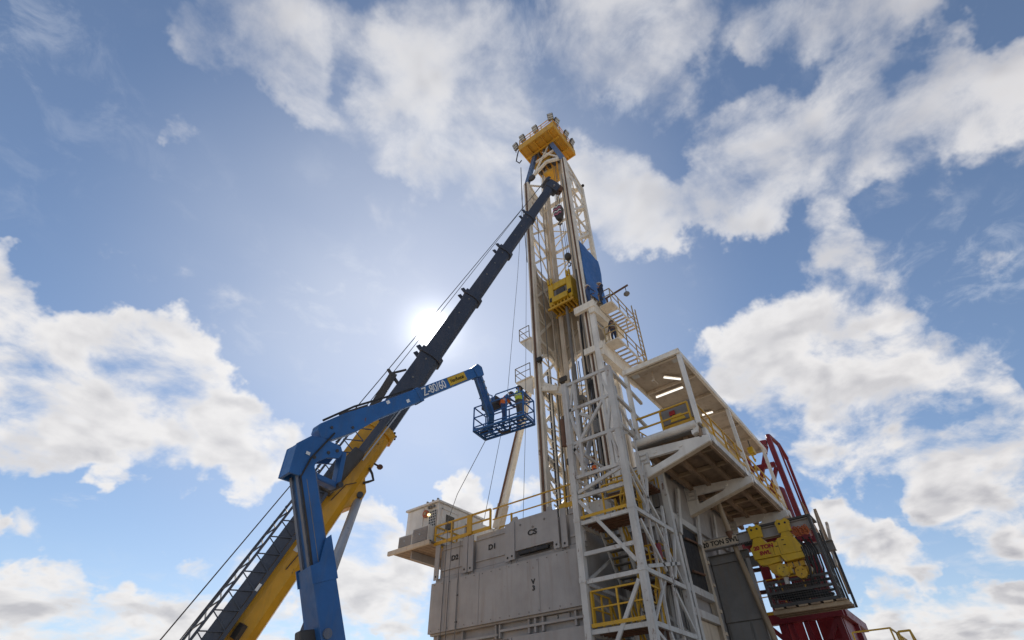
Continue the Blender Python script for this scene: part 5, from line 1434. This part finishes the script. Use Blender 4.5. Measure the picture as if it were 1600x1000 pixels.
# turret and chassis below the picture
MB().box(6.1, 8.1, 8.8, 10.6, 1.0, 2.2).build('turret', 'lift', bl, bevel=.08)
MB().beam(up_(-.5), V((7.1, 9.7, 1.9)), .56, .62, USN).build('lower_riser', 'lift', bl)
MB().box(5.6, 8.6, 8.6, 10.8, .55, .95).build('chassis', 'dark', bl, bevel=.05)
for x in (5.9, 8.3):
    for y in (8.5, 10.9):
        MB().tube((x, y - .18, .5), (x, y + .18, .5), .5, 20).build('wheel', 'black', bl, smooth=True)

# ------------------------------------------------------------------ people
def person(label, loc, yaw, pose, suit, hat, vest=None, scale=1.0):
    root = thing('person', label, 'person', (0, 0, 0))
    J = {'pel': (0, 0, .96), 'sp': (0.01, 0, 1.15), 'ch': (0.0, 0, 1.36), 'nk': (0.015, 0, 1.50), 'hd': (.03, 0, 1.60), 'ht': (.03, 0, 1.73)}
    for s, n in ((1, 'l'), (-1, 'r')):
        J['sh' + n] = (0, .19 * s, 1.42); J['el' + n] = (-.03, .26 * s, 1.14); J['wr' + n] = (.06, .27 * s, .90); J['ha' + n] = (.09, .27 * s, .82)
        J['hp' + n] = (0, .10 * s, .90); J['kn' + n] = (.03, .12 * s, .50); J['an' + n] = (-.02, .13 * s, .09); J['to' + n] = (.17, .15 * s, .04)
    J.update(pose)
    rad = {'pel': .145, 'sp': .135, 'ch': .155, 'nk': .062, 'hd': .095, 'ht': .085, 'sh': .082, 'el': .052, 'wr': .036, 'ha': .042, 'hp': .10, 'kn': .068, 'an': .048, 'to': .042}
    names = list(J)
    E = [('pel', 'sp'), ('sp', 'ch'), ('ch', 'nk'), ('nk', 'hd'), ('hd', 'ht')]
    for n in 'lr':
        E += [('ch', 'sh' + n), ('sh' + n, 'el' + n), ('el' + n, 'wr' + n), ('wr' + n, 'ha' + n), ('pel', 'hp' + n), ('hp' + n, 'kn' + n), ('kn' + n, 'an' + n), ('an' + n, 'to' + n)]
    me = bpy.data.meshes.new('skeleton')
    me.from_pydata([J[k] for k in names], [(names.index(a), names.index(c)) for a, c in E], [])
    o = bpy.data.objects.new('skeleton', me)
    COL.objects.link(o)
    sk = o.modifiers.new('skin', 'SKIN')
    for i, k in enumerate(names):
        r = rad.get(k, rad.get(k[:2], .05))
        me.skin_vertices[0].data[i].radius = (r, r * (1.12 if k in ('ch', 'pel', 'sp') else 1))
        me.skin_vertices[0].data[i].use_root = (k == 'pel')
    sb_ = o.modifiers.new('smooth', 'SUBSURF'); sb_.levels = 2; sb_.render_levels = 2
    dg = bpy.context.evaluated_depsgraph_get()
    nm = bpy.data.meshes.new_from_object(o.evaluated_get(dg))
    bpy.data.objects.remove(o); bpy.data.meshes.remove(me)
    # fingers, nose and ears grown into the same mesh
    ex = MB()
    for s, n in ((1, 'l'), (-1, 'r')):
        w_, h_ = V(J['wr' + n]), V(J['ha' + n])
        d = (h_ - w_).normalized()
        sd_ = d.cross(V((0, 1, 0)) if abs(d.y) < .8 else V((1, 0, 0))).normalized()
        for k in range(4):
            b0 = h_ + sd_ * (-.03 + .02 * k)
            L = (.065, .078, .075, .06)[k]
            ex.path([b0, b0 + d * L * .55, b0 + d * L * .9 - V((0, .02 * s, 0))], [.011, .010, .007], 5)
        ex.path([w_ + d * .03 + sd_ * .03, h_ + sd_ * .06, h_ + sd_ * .055 + d * .035], [.013, .012, .008], 5)
    hdv = V(J['hd']); up_h = (V(J['ht']) - hdv).normalized()
    ex.path([hdv + V((.085, 0, .045)), hdv + V((.115, 0, .0)), hdv + V((.09, 0, -.01))], [.01, .016, .01], 5)
    for s in (1, -1):
        ex.ball(hdv + V((-.005, .092 * s, .02)), .022, 6, (.8, .5, 1.3))
    bm = bmesh.new(); bm.from_mesh(nm)
    bv = [bm.verts.new(p) for p in ex.v]
    for f in ex.f:
        try: bm.faces.new([bv[i] for i in f])
        except ValueError: pass
    bm.to_mesh(nm); bm.free()
    nm.materials.clear()
    for k in ('skin', suit, 'black'): nm.materials.append(M[k])
    for p in nm.polygons:
        c = p.center
        best = min(names, key=lambda k: (V(J[k]) - c).length - (.03 if k[:2] in ('hd', 'ht', 'ha') else 0))
        p.material_index = 0 if best[:2] in ('hd', 'ht', 'ha', 'nk') else 2 if best[:2] in ('to', 'an') and c.z < V(J[best]).z + .06 else 1
        p.use_smooth = True
    nm.name = 'body'
    body = bpy.data.objects.new('body', nm)
    COL.objects.link(body); body.parent = root
    # hard hat and eyes
    hc = hdv + up_h * .06
    hb_ = MB().ball((0, 0, 0), .125, 14, (1.12, .98, 1.0), True)
    hb_.tube((0.0, 0, -.012), (0.0, 0, .004), .15, 14)
    hb_.box(.05, .19, -.08, .08, -.014, .002)
    q = V((0, 0, 1)).rotation_difference(up_h)
    hb_.v = [q @ p + hc for p in hb_.v]
    hb_.build('hard_hat', hat, root, smooth=True)
    ey = MB()
    for s in (1, -1): ey.ball(hdv + V((.088, .034 * s, .04)), .012, 6)
    ey.build('eyes', 'black', root)
    if vest:
        ch_, sp_, pl_ = V(J['ch']), V(J['sp']), V(J['pel'])
        vb = MB().path([lerp(pl_, sp_, .3), sp_, ch_, ch_ + (ch_ - sp_).normalized() * .09], [.17, .175, .195, .14], 12)
        vv_ = vb.build('vest', vest, root, smooth=True)
        ax = (ch_ - sp_).normalized()
        MB().path([lerp(sp_, ch_, .3) - ax * .02, lerp(sp_, ch_, .3) + ax * .025], .198, 12).build('reflective_band', 'lens', root)
    root.location = loc
    root.rotation_euler = (0, 0, yaw)
    root.scale = (scale,) * 3
    return root
REACH = {'ell': (.16, .27, 1.20), 'wrl': (.36, .17, 1.22), 'hal': (.44, .14, 1.23), 'elr': (.12, -.28, 1.18), 'wrr': (.34, -.2, 1.12), 'har': (.42, -.17, 1.12)}
BEND = dict(REACH, ch=(.16, 0, 1.32), nk=(.26, 0, 1.42), hd=(.32, 0, 1.49), ht=(.38, 0, 1.60), shl=(.18, .19, 1.36), shr=(.18, -.19, 1.36), ell=(.34, .26, 1.12), wrl=(.5, .16, 1.0), hal=(.56, .13, .95), elr=(.34, -.26, 1.12), wrr=(.52, -.18, 1.02), har=(.58, -.15, .98))
SIT = {'ell': (.05, .30, 1.16), 'wrl': (.25, .22, 1.05), 'hal': (.33, .2, 1.05), 'knl': (.22, .15, .52), 'knr': (.05, -.14, .5), 'anl': (.1, .15, .09), 'tol': (.28, .17, .04)}
person('person in orange vest bent over in the basket beside the control box', bk(.02, .0, .05), R(-60), BEND, 'denim', 'hatd', 'hivizo', .9)
person('person in yellow hi-viz top at the mast end of the basket', bk(-.72, .05, .05), R(-20), REACH, 'greyw', 'hatd', 'hiviz', .9)
person('person in navy coverall reaching out beside the blue tarpaulin, nearer the mast leg', (20.95, 10.0, 22.9), R(-40), REACH, 'denim', 'hatw')
person('person in white helmet and harness on the upper walkway beside its rail', (21.2, 9.2, 22.79), R(150), SIT, 'navy', 'hatw', None)
person('person in dark clothes with rust-red jacket in the lower railed mast walkway', (21.65, 9.1, 19.87), R(60), {}, 'navy', 'hatd', 'rust')
person('person in tan helmet and coverall standing on the drill floor inside the tower', (21.0, 11.1, 11.5), R(120), REACH, 'navy', 'hatt', 'hivizo')
ds = thing('floor_step', 'low grey work step on the drill floor under the standing person', 'step', (21, 11.1, 10.56))
MB().box(20.75, 21.6, 10.6, 11.6, 11.4, 11.48).build('tread_plate', 'greyd', ds)
for x in (20.8, 21.55):
    for y in (10.65, 11.55): MB().box(x - .04, x + .04, y - .04, y + .04, 10.56, 11.4).build('leg', 'greyd', ds)
